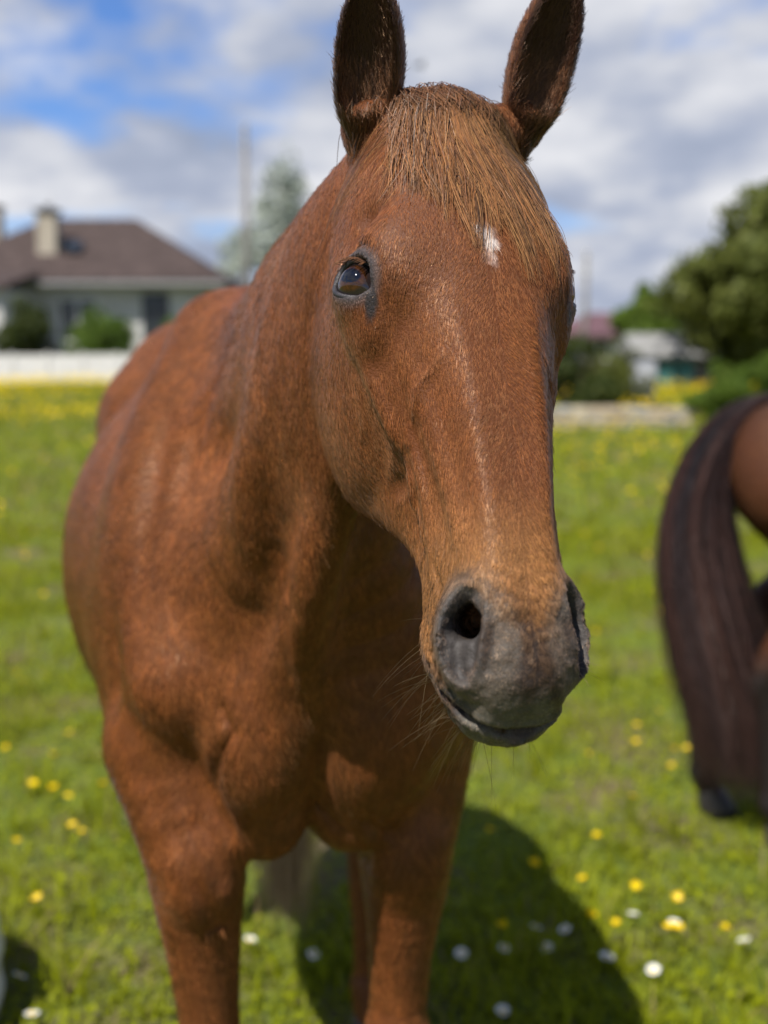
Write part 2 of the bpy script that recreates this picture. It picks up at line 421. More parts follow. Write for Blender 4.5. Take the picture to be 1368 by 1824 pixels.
def head_sdf(P):
    q = to_head(P); a, b, c = q[:, 0], q[:, 1], q[:, 2]
    m = q.copy(); m[:, 1] = np.abs(b)                                # both halves alike
    f = head_loft(q)
    # cheek muscle, brow, poll, chin, lips
    f = smin(f, ell(m, (.195, .066, -.180), (.115, .038, .095)), 0.03)
    f = smin(f, ell(m, (.172, .072, -.018), (.045, .030, .028)), 0.030)            # bone over the eye
    f = smin(f, ell(m, (.0, .0, -.03), (.045, .05, .04)), 0.03)
    f = smin(f, ell(m, (.570, .0, -.114), (.032, .032, .020)), 0.016)               # chin
    f = smin(f, ell(m, (.590, .008, -.084), (.024, .032, .020)), 0.010)             # lower lip
    f = smin(f, ell(m, (.566, .0, -.036), (.033, .039, .030)), 0.018)               # upper lip
    f = smin(f, ell(m, (.530, .0435, -.046), (.042, .021, .030)), 0.014)             # wing of the nostril
    S = lambda pts, r, amp, fade=True: stroke(m, pts, r, amp, fade)
    f = f - S([(.215, .098, -.068), (.270, .092, -.074), (.330, .078, -.084)], .010, .0072)          # facial crest
    f = f - S([(.215, .104, -.072), (.150, .104, -.088), (.095, .094, -.100)], .013, .0050)          # cheek arch
    f = f + S([(.128, .086, -.018), (.150, .092, -.030)], .017, .0100, False)                         # hollow over the eye
    f = f - S([(.10, .092, -.085), (.085, .088, -.11)], .018, .004)
    f = f + S([(.338, .074, -.088), (.352, .066, -.110), (.345, .055, -.150)], .013, .0050)          # front edge of the cheek muscle
    f = f - S([(.352, .070, -.088), (.385, .061, -.100), (.425, .053, -.095)], .007, .0042)
    f = f + S([(.345, .073, -.078), (.362, .068, -.080)], .007, .0034)
    f = f - S([(.270, .072, -.030), (.350, .056, -.038), (.420, .045, -.034), (.490, .040, -.022)], .012, .0030)   # lip lifting muscle
    f = f + S([(.285, .060, -.012), (.360, .048, -.020), (.430, .040, -.018)], .010, .0016)
    f = f + S([(.300, .076, -.056), (.380, .058, -.056), (.450, .049, -.050)], .011, .0034)
    f = f - S([(.340, .070, -.062), (.400, .056, -.076), (.455, .051, -.082)], .0055, .0046)           # vein
    f = f - S([(.225, .080, -.045), (.285, .074, -.056), (.335, .070, -.066)], .006, .0024)
    f = f - S([(.235, .038, .018), (.320, .032, .010), (.440, .026, .000)], .0100, .0022)             # edge of the nasal bone
    f = f + S([(.445, .050, -.078), (.470, .051, -.070), (.495, .052, -.060)], .006, .0030)
    f = f + S([(.455, .047, -.094), (.485, .048, -.085)], .005, .0022)
    f = f + S([(.365, .066, -.112), (.400, .058, -.112), (.440, .053, -.104)], .020, .0065)                      # hollow before the cheek muscle
    f = f + S([(.235, .088, -.040), (.290, .078, -.048), (.335, .070, -.058)], .018, .0022)                      # under the eye
    f = f - S([(.375, .062, -.098), (.392, .060, -.112), (.402, .054, -.128)], .006, .0040) - S([(.405, .058, -.092), (.425, .056, -.106), (.432, .050, -.122)], .006, .0034)
    f = f - S([(.285, .050, .000), (.300, .066, -.026), (.325, .072, -.052)], .0050, .0026) - S([(.250, .094, -.10), (.285, .088, -.125), (.300, .082, -.165)], .0045, .0018)   # small veins
    f = f + S([(.245, .0, .030), (.330, .0, .018)], .016, .0012)
    # hollow between the jaw bones
    f = smax(f, -ell(m, (.275, .0, -.262), (.11, .034, .062)), 0.022)
    # nostril: raised rim, comma shaped hole, inner fold
    n = NOSTRIL.astype(F32)
    nd = np.array([-0.10, 0.58, 0.80], F32); nd /= np.linalg.norm(nd)
    nu = np.array([1.0, 0.20, -0.16], F32); nu -= nd * (nu @ nd); nu /= np.linalg.norm(nu); nv = np.cross(nd, nu)
    d = m - n; x = d @ nu; y = d @ nv; z = d @ nd
    if nv[1] < 0: y = -y                                             # y: towards the cheek side
    yc = y - 0.0075 * np.cos(np.clip(x / 0.034, -1.6, 1.6)) + 0.004
    rr = np.sqrt((x / 0.0420) ** 2 + (yc / 0.0200) ** 2)
    zz = np.exp(-(z / 0.028) ** 2)
    rim = np.exp(-((rr - 1.02) / np.where(rr > 1.02, .22, .14)) ** 2) * zz
    f = f - 0.0046 * rim * (0.50 + 0.70 * sstep(-0.012, 0.012, y))
    f = f + 0.0160 * sstep(1.04, 0.42, rr) * zz * (1 - .50 * sstep(.006, .016, y))                                             # bowl
    q3 = np.stack([x, y, z], 1)
    f = f - 0.0050 * np.exp(-(near_path(q3[:, :2], [(-.026, -.0040), (.000, -.0050), (.024, -.0020)])[0] / .0050) ** 2) * zz          # inner fold
    f = smax(f, -cone(q3, (-.010, .0040, .002), (-.032, .0055, -.045), .0135, .0175), 0.012)  # the passage at the upper end
    # mouth
    cm = -0.108 + 0.018 * sstep(.49, .565, a) + 0.030 * sstep(.555, .612, a)
    mw = sstep(.480, .510, a)
    gap = 0.0028 + 0.0035 * sstep(.582, .602, a) * np.exp(-(b / .022) ** 2)
    f = f + 0.0130 * mw * np.exp(-(np.abs(c - cm) / gap) ** 2)
    f = f - 0.0028 * mw * (np.exp(-((c - cm - .009) / .006) ** 2) + np.exp(-((c - cm + .008) / .006) ** 2))
    f = smax(f, -ell(m, (.607, .0, -.0625), (.022, .028, .0052)), 0.004)
    wr = sstep(.46, .52, a)
    f = f + wr * (.0020 * (vnoise(P, 70, 61) - .5) + .0016 * (vnoise(P, 190, 62) - .5)).astype(F32)                    # uneven skin
    f = f + .0011 * sstep(.43, .47, a) * sstep(.53, .50, a) * sstep(-.03, -.05, c) * np.sin(c * 900 + a * 240 + 4 * vnoise(P, 30, 63)).astype(F32)   # folds behind the nostril
    # eye: lids over the ball, then the slit between them
    e = m - EYE_C.astype(F32); eu, ev, en = e @ EYE_U.astype(F32), e @ EYE_V.astype(F32), e @ EYE_N.astype(F32)
    er = np.sqrt((e * e).sum(1))
    lid = np.maximum(er - 0.0315, -(en - 0.002))
    f = smin(f, ell(m, (.214, .090, -.056), (.032, .019, .030)), 0.02)
    f = smin(f, lid, 0.017)
    ring = np.sqrt((eu / 1.25) ** 2 + ev ** 2)
    front = sstep(0.0, 0.012, en)
    f = f - 0.0010 * front * np.exp(-((ring - 0.0400) / 0.006) ** 2) * (ev > 0) * sstep(0, .012, ev)           # brow roll
    f = f + 0.0034 * front * np.exp(-((ev - lid_line(eu, True) * 1.12 - 0.0088) / 0.0021) ** 2) * np.exp(-(eu / .023) ** 6)  # crease over the lid
    f = f + 0.0030 * front * np.exp(-((eu - .027) ** 2 + (ev + .006) ** 2) / .006 ** 2)                         # inner corner
    slit = np.maximum(ev - lid_line(eu, True), lid_line(eu, False) - ev)
    slit = np.maximum(slit, np.abs(eu) - 0.0260)
    slit = np.maximum(slit, .008 - en)
    f = smax(f, -slit, 0.0030)
    # ear roots
    f = smin(f, cone(P, from_head((-.005, -.045, -.040)), EARS[0][0] + EARS[0][1] * .016 - EARS[0][2] * .014, .034, .028), 0.025)
    f = smin(f, cone(P, from_head((-.005, .045, -.040)), EARS[1][0] + EARS[1][1] * .016 - EARS[1][2] * .014, .034, .026), 0.025)
    return f

# body frame: s backwards from the breast, t to the horse's left, z up
BODY_O = np.array([-0.095, 1.50, 0.0]); BODY_F = np.array([0.22, -0.9755, 0.0]); BODY_L = np.array([0.9755, 0.22, 0.0])
BODY_M = np.stack([-BODY_F, BODY_L, np.array([0, 0, 1.0])])
def to_body(P): return (np.asarray(P, F32) - BODY_O.astype(F32)) @ BODY_M.T.astype(F32)
def from_body(q): return BODY_O + np.asarray(q) @ BODY_M

FORE_T = 0.160
def body_sdf(P):
    q = to_body(P); s, t, z = q[:, 0], q[:, 1], q[:, 2]
    m = q.copy(); m[:, 1] = np.abs(t)
    f = ell(q, (.74, 0, 1.175), (.68, .372, .400))                                    # barrel
    f = smin(f, ell(q, (.35, 0, 1.18), (.34, .250, .36)), .10)                        # rib cage in front
    f = smin(f, cone(q, (.45, 0, 1.52), (.66, 0, 1.60), .12, .085), .10)             # withers
    f = smin(f, cone(q, (.66, 0, 1.58), (1.12, 0, 1.50), .085, .12), .12)            # back line
    f = smin(f, ell(m, (1.20, .09, 1.37), (.33, .20, .28)), .12)                      # croup
    f = smin(f, ell(m, (1.08, .235, 1.44), (.10, .050, .07)), .08)                    # point of hip
    # shoulder, upper arm
    f = smin(f, chain(m, [((.52, .085, 1.60), .075), ((.30, .165, 1.36), .095), ((.12, .172, 1.12), .062)], .06), .09)
    f = smin(f, chain(m, [((.12, .170, 1.12), .064), ((.235, .185, .955), .092)], .06), .07)
    f = smin(f, ell(m, (.33, .205, 1.10), (.15, .085, .19)), .07)                     # triceps
    # breast muscles either side of the groove
    f = smin(f, ell(m, (.055, .078, 1.055), (.100, .074, .130)), .026)
    f = smin(f, ell(m, (.115, .066, .925), (.10, .072, .085)), .035)
    f = f + stroke(m, [(-.04, 0, 1.19), (-.03, 0, 1.05), (.02, 0, .90)], .013, .020)
    f = f + stroke(m, [(.005, .150, 1.17), (-.010, .148, 1.07), (.03, .138, .965), (.06, .105, .885)], .013, .012)
    f = f + stroke(m, [(.22, .235, 1.28), (.16, .26, 1.12), (.19, .27, 1.00)], .03, .006)
    # fore legs
    T = FORE_T
    lo = z < 1.15; m_all, m = m, m[lo]
    fore = chain(m, [((.19, T + .03, .99), .100), ((.135, T + .005, .86), .080), ((.125, T - .004, .70), .056), ((.125, T - .012, .56), .045),
                     ((.120, T - .014, .50), .054), ((.120, T - .014, .45), .048), ((.135, T - .014, .38), .035), ((.135, T - .014, .20), .034),
                     ((.130, T - .014, .15), .043), ((.105, T - .014, .085), .036)], .03)
    fore = smin(fore, ell(m, (.165, T + .005, .80), (.075, .060, .13)), .03)
    fore = smin(fore, ell(m, (.085, T - .005, .835), (.050, .055, .085)), .025)
    m = m_all; f[lo] = smin(f[lo], fore, .035)
    f = f + stroke(m, [(.055, .085, .91), (.075, .080, .86), (.10, .085, .80)], .012, .008)
    # hind legs
    for tt, ds in ((-.13, 0.0), (.255, -0.50)):
        bk = s > .55; hind = chain(q[bk], [((1.26, tt * .8, 1.25), .18), ((1.06 + ds * .2, tt * 1.1, .98), .125), ((1.26 + ds * .7, tt, .72), .075), ((1.38 + ds, tt, .57), .055),
                         ((1.365 + ds, tt, .50), .046), ((1.35 + ds, tt, .20), .036), ((1.345 + ds, tt, .15), .044), ((1.32 + ds, tt, .085), .037)])
        f[bk] = smin(f[bk], hind, .06)
    # ribs and loin hints
    f = f + .0012 * np.sin(s * 75 + z * 9) * sstep(.5, .7, s) * sstep(1.25, 1.0, s) * sstep(.2, .3, np.abs(t))
    # neck, bending from the body towards the poll
    W = lambda x, y, zz: (x, y, zz)
    fw = (P[:, 1] < 2.35) & (P[:, 2] > .75); F_all, P_all = f, P; f, P = f[fw], P[fw]
    f2 = chain(P, [(W(-.205, 1.98, 1.560), .105), (W(-.130, 1.68, 1.610), .095), (W(-.050, 1.42, 1.680), .085), (W(.030, 1.235, 1.748), .074)], .05)
    f3 = chain(P, [(W(-.145, 1.73, 1.190), .175), (W(-.130, 1.525, 1.340), .108), (W(-.080, 1.390, 1.500), .090), (W(.010, 1.275, 1.640), .084)], .05)
    f4 = chain(P, [(W(-.165, 1.86, 1.400), .165), (W(-.115, 1.62, 1.510), .122), (W(-.055, 1.42, 1.610), .106), (W(.012, 1.265, 1.700), .086)], .05)
    nk = smin(smin(f2, f4, .06), f3, .06)
    nk = smin(nk, chain(P, [(W(-.060, 1.47, 1.36), .080), (W(-.040, 1.565, 1.22), .120), (W(-.030, 1.62, 1.08), .140)]), .07)
    f = smin(f, nk, .095)
    # neck muscle, jugular groove, windpipe
    f = f - stroke(P, [(-.095, 1.265, 1.58), (-.150, 1.38, 1.40), (-.195, 1.46, 1.26), (-.205, 1.45, 1.12)], .040, .010)
    f = f + stroke(P, [(-.080, 1.215, 1.50), (-.112, 1.300, 1.37), (-.135, 1.375, 1.25), (-.140, 1.41, 1.12)], .022, .011)
    f = smin(f, chain(P, [((-.020, 1.265, 1.540), .034), ((-.073, 1.322, 1.36), .027), ((-.104, 1.400, 1.22), .028), ((-.115, 1.54, 1.06), .03)]), .075)
    for pts, r, amp in (
        ([(-.137, 1.331, 1.632), (-.156, 1.353, 1.540), (-.179, 1.385, 1.428), (-.184, 1.402, 1.354)], .022, -.006),     # front edge of the neck muscle
        ([(-.115, 1.267, 1.581), (-.135, 1.306, 1.490), (-.146, 1.349, 1.405), (-.137, 1.383, 1.329)], .024, .009),
        ([(-.191, 1.527, 1.637), (-.235, 1.600, 1.587), (-.262, 1.630, 1.525), (-.272, 1.635, 1.462), (-.286, 1.601, 1.384)], .020, .008),   # before the shoulder blade
        ([(-.213, 1.469, 1.106), (-.199, 1.461, 1.081), (-.224, 1.479, 1.034), (-.252, 1.515, .961), (-.263, 1.518, .917), (-.247, 1.509, .881), (-.234, 1.509, .842)], .013, .017),   # between breast and arm
        ([(-.087, 1.484, 1.077), (-.094, 1.519, 1.011), (-.091, 1.546, .949), (-.068, 1.533, .916)], .012, .012),
        ([(-.048, 1.493, 1.045), (-.035, 1.509, .981), (-.023, 1.529, .926), (.005, 1.566, .888)], .013, .013),
        ([(-.136, 1.377, 1.337), (-.122, 1.356, 1.280), (-.129, 1.399, 1.193), (-.106, 1.465, 1.087)], .018, .008),       # jugular groove
        ([(-.092, 1.303, 1.378), (-.088, 1.320, 1.300), (-.092, 1.386, 1.197), (-.094, 1.460, 1.105)], .018, -.006),
        ([(-.366, 1.546, 1.150), (-.358, 1.547, 1.050), (-.341, 1.539, .969), (-.326, 1.528, .923)], .022, .006),
        ([(-.326, 1.700, 1.474), (-.338, 1.616, 1.366), (-.348, 1.567, 1.252), (-.352, 1.530, 1.155)], .022, .007),
        ([(-.292, 1.518, .910), (-.270, 1.499, .851), (-.240, 1.523, .770), (-.237, 1.548, .685)], .014, .008)):
        f = f + stroke(P, pts, r, amp)
    F_all[fw] = f; f, P = F_all, P_all
    f = f + .0022 * (vnoise(P, 11.0, 3).astype(F32) - .5) * 2
    return f

def horse_sdf(P):
    P = np.asarray(P, F32); q = to_head(P)
    near = (q[:, 0] > -.30) & (q[:, 0] < .74) & (np.abs(q[:, 1]) < .24) & (q[:, 2] > -.36) & (q[:, 2] < .18)
    front = near & (((q[:, 0] > .22) & (q[:, 2] > -.13)) | ((q[:, 0] > .36) & (q[:, 2] > -.21)))
    f = np.full(len(P), 1.0, F32); f[~front] = body_sdf(P[~front])
    if near.any():
        h = np.full(len(P), 1.0, F32); h[near] = head_sdf(P[near])
        f = smin(f, h, 0.008)
    return f

def horse_size(V):
    q = to_head(V)
    hd = (q[:, 0] > -.22) & (q[:, 0] < .66) & (np.abs(q[:, 1]) < .2) & (q[:, 2] > -.28)
    s = np.where(hd, .0042, .0105)
    s = np.where((q[:, 0] > .44) & hd, .0023, s)
    for sg in (-1, 1):
        e = q - EYE_C * np.array([1, sg, 1]); s = np.where((e * e).sum(1) < .042 ** 2, .0013, s)
        e = q - NOSTRIL * np.array([1, sg, 1]); s = np.where((e * e).sum(1) < .045 ** 2, .0016, s)
    s = np.where((q[:, 0] > .49) & (q[:, 2] < -.040) & (q[:, 2] > -.120) & hd, .0016, s)
    back = to_body(V)[:, 0] > 1.1
    return np.where(back & ~hd, .016, s)

def tube_mesh(name, pts, radii, mat, parent=None, sides=8, closed=False):
    """a smooth tube through points"""
    pts = np.asarray(pts, float); n = len(pts); radii = np.broadcast_to(radii, (n,))
    tan = np.roll(pts, -1, 0) - np.roll(pts, 1, 0) if closed else np.gradient(pts, axis=0)
    tan /= np.linalg.norm(tan, axis=1)[:, None] + 1e-12
    ref = np.array([0.31, 0.17, 0.93]); u = np.cross(tan, ref); u /= np.linalg.norm(u, axis=1)[:, None] + 1e-9; v = np.cross(tan, u)
    th = np.linspace(0, 2 * np.pi, sides, endpoint=False)
    V = (pts[:, None] + radii[:, None, None] * (np.cos(th)[None, :, None] * u[:, None] + np.sin(th)[None, :, None] * v[:, None])).reshape(-1, 3)
    Fc = []
    for i in range(n if closed else n - 1):
        for k in range(sides):
            a, b = i * sides + k, i * sides + (k + 1) % sides; i2 = (i + 1) % n
            Fc.append((a, b, i2 * sides + (k + 1) % sides, i2 * sides + k))
    if not closed: Fc += [tuple(range(sides))[::-1], tuple(range((n - 1) * sides, n * sides))]
    return mesh_object(name, V, Fc, mat, parent)

def eye_point(sg, u, v, r):
    """a point over the eye at lid coordinates u, v on a sphere of radius r"""
    n = np.sqrt(np.maximum(r * r - u * u - v * v, 1e-8))
    q = EYE_C + np.multiply.outer(u, EYE_U) + np.multiply.outer(v, EYE_V) + np.multiply.outer(n, EYE_N)
    return from_head(q * np.array([1, sg, 1]))
def lid_ring(sg, mat, parent=None):
    u = -0.0263 * np.cos(np.linspace(0, np.pi, 26)); up = lid_line(u, True); lo = lid_line(u, False)
    U = np.concatenate([u, u[-2:0:-1]]); Vv = np.concatenate([up, lo[-2:0:-1]])
    for _ in range(2): Vv = (np.roll(Vv, 1) + 2 * Vv + np.roll(Vv, -1)) / 4
    rad = np.where(np.arange(len(U)) < 26, .0034, .0026)
    return tube_mesh("eyelid_rim", eye_point(sg, U, Vv, 0.0304), rad, mat, parent, closed=True)

# ------------------------------------------------------------------ the chestnut horse: skin, coat, eyes, hair
def mixc(c, d, w): return c * (1 - w[:, None]) + np.asarray(d, float) * w[:, None]
def coat_colour(P, N):
    """colour of the coat and the bare skin at points of the body"""
    q = to_head(P).astype(float); bq = to_body(P).astype(float)
    a, b, c = q[:, 0], q[:, 1], q[:, 2]; ab = np.abs(b)
    n1 = fnoise(P, 6.0, 11, 3); n2 = fnoise(P, 28.0, 21, 3); n3 = fnoise(P, 90.0, 31, 2)
    col = np.tile(np.array([0.168, 0.050, 0.0115]), (len(P), 1))
    col *= (0.80 + 0.40 * n1)[:, None]
    col = mixc(col, (0.205, 0.068, 0.018), sstep(.45, .75, n2) * 0.35)
    hd = (a > -.12) & (a < .66) & (ab < .17) & (c > -.32) & (c < .1)
    hf = hd.astype(float)
    col = mixc(col, (0.140, 0.040, 0.0100), hf * sstep(.30, .10, a) * .6)                      # redder brow
    col = mixc(col, (0.225, 0.086, 0.022), hf * sstep(.33, .47, a) * sstep(-.0, -.07, c - .03 * n1) * .85)     # ochre lower cheek
    col = mixc(col, (0.270, 0.120, 0.036), hf * sstep(.40, .49, a) * .75)
    md = np.linalg.norm((np.stack([a, ab, c], 1) - NOSTRIL) * np.array([.70, 1.0, 1.0]), axis=1)
    edge = np.maximum(sstep(.528, .568, a + .050 * (n2 - .5) + .030 * (n1 - .5) + .035 * sstep(-.05, -.11, c)), sstep(.043, .029, md + .014 * (n2 - .5)))
    grey = hf * edge * (a > .44)
    skin = np.tile(np.array([0.033, 0.030, 0.029]), (len(P), 1)) * (0.30 + 1.35 * n2)[:, None] * (0.45 + 1.1 * n3)[:, None]
    skin = mixc(skin, (0.060, 0.036, 0.022), sstep(.50, .72, fnoise(P, 45.0, 27, 2)) * .55)
    col = col * (1 - grey[:, None]) + skin * grey[:, None]
    col = mixc(col, (0.017, 0.011, 0.008), hf * sstep(.490, .560, a + .05 * (n2 - .5)) * sstep(.052, .028, ab + .012 * (n1 - .5)) * sstep(.604, .584, a + .02 * (n2 - .5)) * .88)    # brown bridge between the nostrils, blackened to paint in its shade
    col = mixc(col, (0.085, 0.078, 0.062), hf * sstep(.576, .598, a) * sstep(.36, .62, n2) * .75)    # pale lips
    col = mixc(col, (0.110, 0.090, 0.068), hf * sstep(.014, .004, np.abs(md - .036)) * (c > -.07) * (a > .47) * .35)
    for sg in (-1, 1):
        e = q - EYE_C * np.array([1, sg, 1]); N_ = EYE_N * np.array([1, sg, 1]); en = e @ N_
        u = e @ (EYE_U * np.array([1, sg, 1])); v = e @ (EYE_V * np.array([1, sg, 1]))
        rr = np.sqrt(((u - .003) / 1.20) ** 2 + (v - .002) ** 2) + .004 * (n2 - .5)
        col = mixc(col, (0.058, 0.052, 0.053), hf * (en > -.005) * sstep(.0350, .0265, rr + .16 * np.clip(-v - .016, 0, 1)) * .75)
        col = mixc(col, (0.040, 0.035, 0.037), hf * (en > -.005) * sstep(.027, .022, rr) * .9)
        tear = np.sqrt(((u - .031) / .006) ** 2 + ((v + .020) / .014) ** 2)
        col = mixc(col, (0.020, 0.016, 0.016), hf * (en > -.01) * sstep(1.25, .75, tear + .5 * (n3 - .5)))
        m = np.stack([a, ab, c], 1) - NOSTRIL; col = mixc(col, (0.012, 0.009, 0.009), hf * sstep(.028, .012, np.linalg.norm(m * np.array([.9, 1.0, .8]) + np.array([.022, 0.004, .016]), axis=1)) * .9); col = mixc(col, (0.045, 0.040, 0.038), hf * sstep(.034, .020, np.linalg.norm(m * np.array([.80, 1.3, 1.0]) + np.array([.002, -.004, .010]), axis=1)) * .7)  # passage painted near black: shade inside the nostril put into the colour
    mouth = hf * sstep(.020, .012, ab) * (a > .585) * sstep(.0050, .0030, np.abs(c + .0625)); col = mixc(col, (0.010, 0.007, 0.007), mouth)
    star = np.sqrt(((a - .176 - .15 * (b - .004)) / .022) ** 2 + ((b - .004) / .0100) ** 2)
    col = mixc(col, (0.72, 0.68, 0.64), hf * (c > -.02) * sstep(1.15, .40, star + 1.6 * (n3 - .5)) * .65)
    # legs a stronger orange, dust at the elbow
    low = sstep(1.0, .6, P[:, 2]) * (bq[:, 0] < .45)
    col = mixc(col, (0.175, 0.053, 0.0135), low * .6)
    return np.clip(col, 0.004, 0.95)

def coat_material(name, hair):
    m = bpy.data.materials.new(name); m.use_nodes = True; nt = m.node_tree; N = nt.nodes; L = nt.links; b = N['Principled BSDF']
    at = N.new('ShaderNodeAttribute'); at.attribute_name = 'coat'
    if not hair:
        L.new(at.outputs['Color'], b.inputs['Base Color']); b.inputs['Roughness'].default_value = 0.58; b.inputs['Specular IOR Level'].default_value = 0.22
        tc = N.new('ShaderNodeTexCoord'); n = N.new('ShaderNodeTexNoise'); n.inputs['Scale'].default_value = 420; n.inputs['Detail'].default_value = 3
        L.new(tc.outputs['Object'], n.inputs['Vector'])
        bp = N.new('ShaderNodeBump'); bp.inputs['Strength'].default_value = 0.6; bp.inputs['Distance'].default_value = 0.0018
        L.new(n.outputs['Fac'], bp.inputs['Height']); L.new(bp.outputs[0], b.inputs['Normal'])
        return m
    nm = N.new('ShaderNodeAttribute'); nm.attribute_name = 'skin_normal'
    b.inputs['Roughness'].default_value = 0.37; b.inputs['Specular IOR Level'].default_value = 0.24
    L.new(at.outputs['Color'], b.inputs['Base Color']); L.new(nm.outputs['Vector'], b.inputs['Normal']); b.inputs['Specular Tint'].default_value = (1.0, 0.68, 0.46, 1)
    h = N.new('ShaderNodeBsdfHair'); h.component = 'Reflection'
    h.inputs['Color'].default_value = (0.62, 0.40, 0.25, 1); h.inputs['RoughnessU'].default_value = 0.28; h.inputs['RoughnessV'].default_value = 0.75
    h.inputs['Offset'].default_value = -0.10
    mx = N.new('ShaderNodeMixShader'); mx.inputs[0].default_value = 0.09
    L.new(b.outputs[0], mx.inputs[1]); L.new(h.outputs[0], mx.inputs[2]); L.new(mx.outputs[0], N['Material Output'].inputs[0])
    return m

def strand_material(name, shine=0.22, tint=(0.75, 0.6, 0.45)):
    """long hair: colour from the strand"""
    m = bpy.data.materials.new(name); m.use_nodes = True; nt = m.node_tree; N = nt.nodes; L = nt.links; b = N['Principled BSDF']
    at = N.new('ShaderNodeAttribute'); at.attribute_name = 'coat'; nm = N.new('ShaderNodeAttribute'); nm.attribute_name = 'skin_normal'
    b.inputs['Roughness'].default_value = 0.45; b.inputs['Specular IOR Level'].default_value = 0.25
    L.new(at.outputs['Color'], b.inputs['Base Color']); L.new(nm.outputs['Vector'], b.inputs['Normal'])
    h = N.new('ShaderNodeBsdfHair'); h.component = 'Reflection'; h.inputs['Color'].default_value = (*tint, 1)
    h.inputs['RoughnessU'].default_value = 0.25; h.inputs['RoughnessV'].default_value = 0.7
    mx = N.new('ShaderNodeMixShader'); mx.inputs[0].default_value = shine
    L.new(b.outputs[0], mx.inputs[1]); L.new(h.outputs[0], mx.inputs[2]); L.new(mx.outputs[0], N['Material Output'].inputs[0])
    return m

def hair_object(name, X, radius, colour, normal, mat, parent):
    """X (n, k, 3) strands; radius (k,) or (n, k); colour, normal (n, 3)"""
    n, k, _ = X.shape; cv = bpy.data.hair_curves.new(name); cv.add_curves([k] * n)
    cv.attributes['position'].data.foreach_set('vector', np.ascontiguousarray(X, np.float32).ravel())
    r = np.broadcast_to(np.asarray(radius, np.float32), (n, k))
    ra = cv.attributes.get('radius') or cv.attributes.new('radius', 'FLOAT', 'POINT'); ra.data.foreach_set('value', np.ascontiguousarray(r).ravel())
    c4 = np.concatenate([colour, np.ones(colour.shape[:-1] + (1,))], -1).astype(np.float32)
    ca = cv.attributes.new('coat', 'FLOAT_COLOR', 'POINT' if colour.ndim == 3 else 'CURVE'); ca.data.foreach_set('color', c4.ravel())
    na = cv.attributes.new('skin_normal', 'FLOAT_VECTOR', 'CURVE'); na.data.foreach_set('vector', np.ascontiguousarray(normal, np.float32).ravel())
    cv.materials.append(mat)
    return link(bpy.data.objects.new(name, cv), parent)

def unit(v): return v / (np.linalg.norm(v, axis=-1, keepdims=True) + 1e-9)

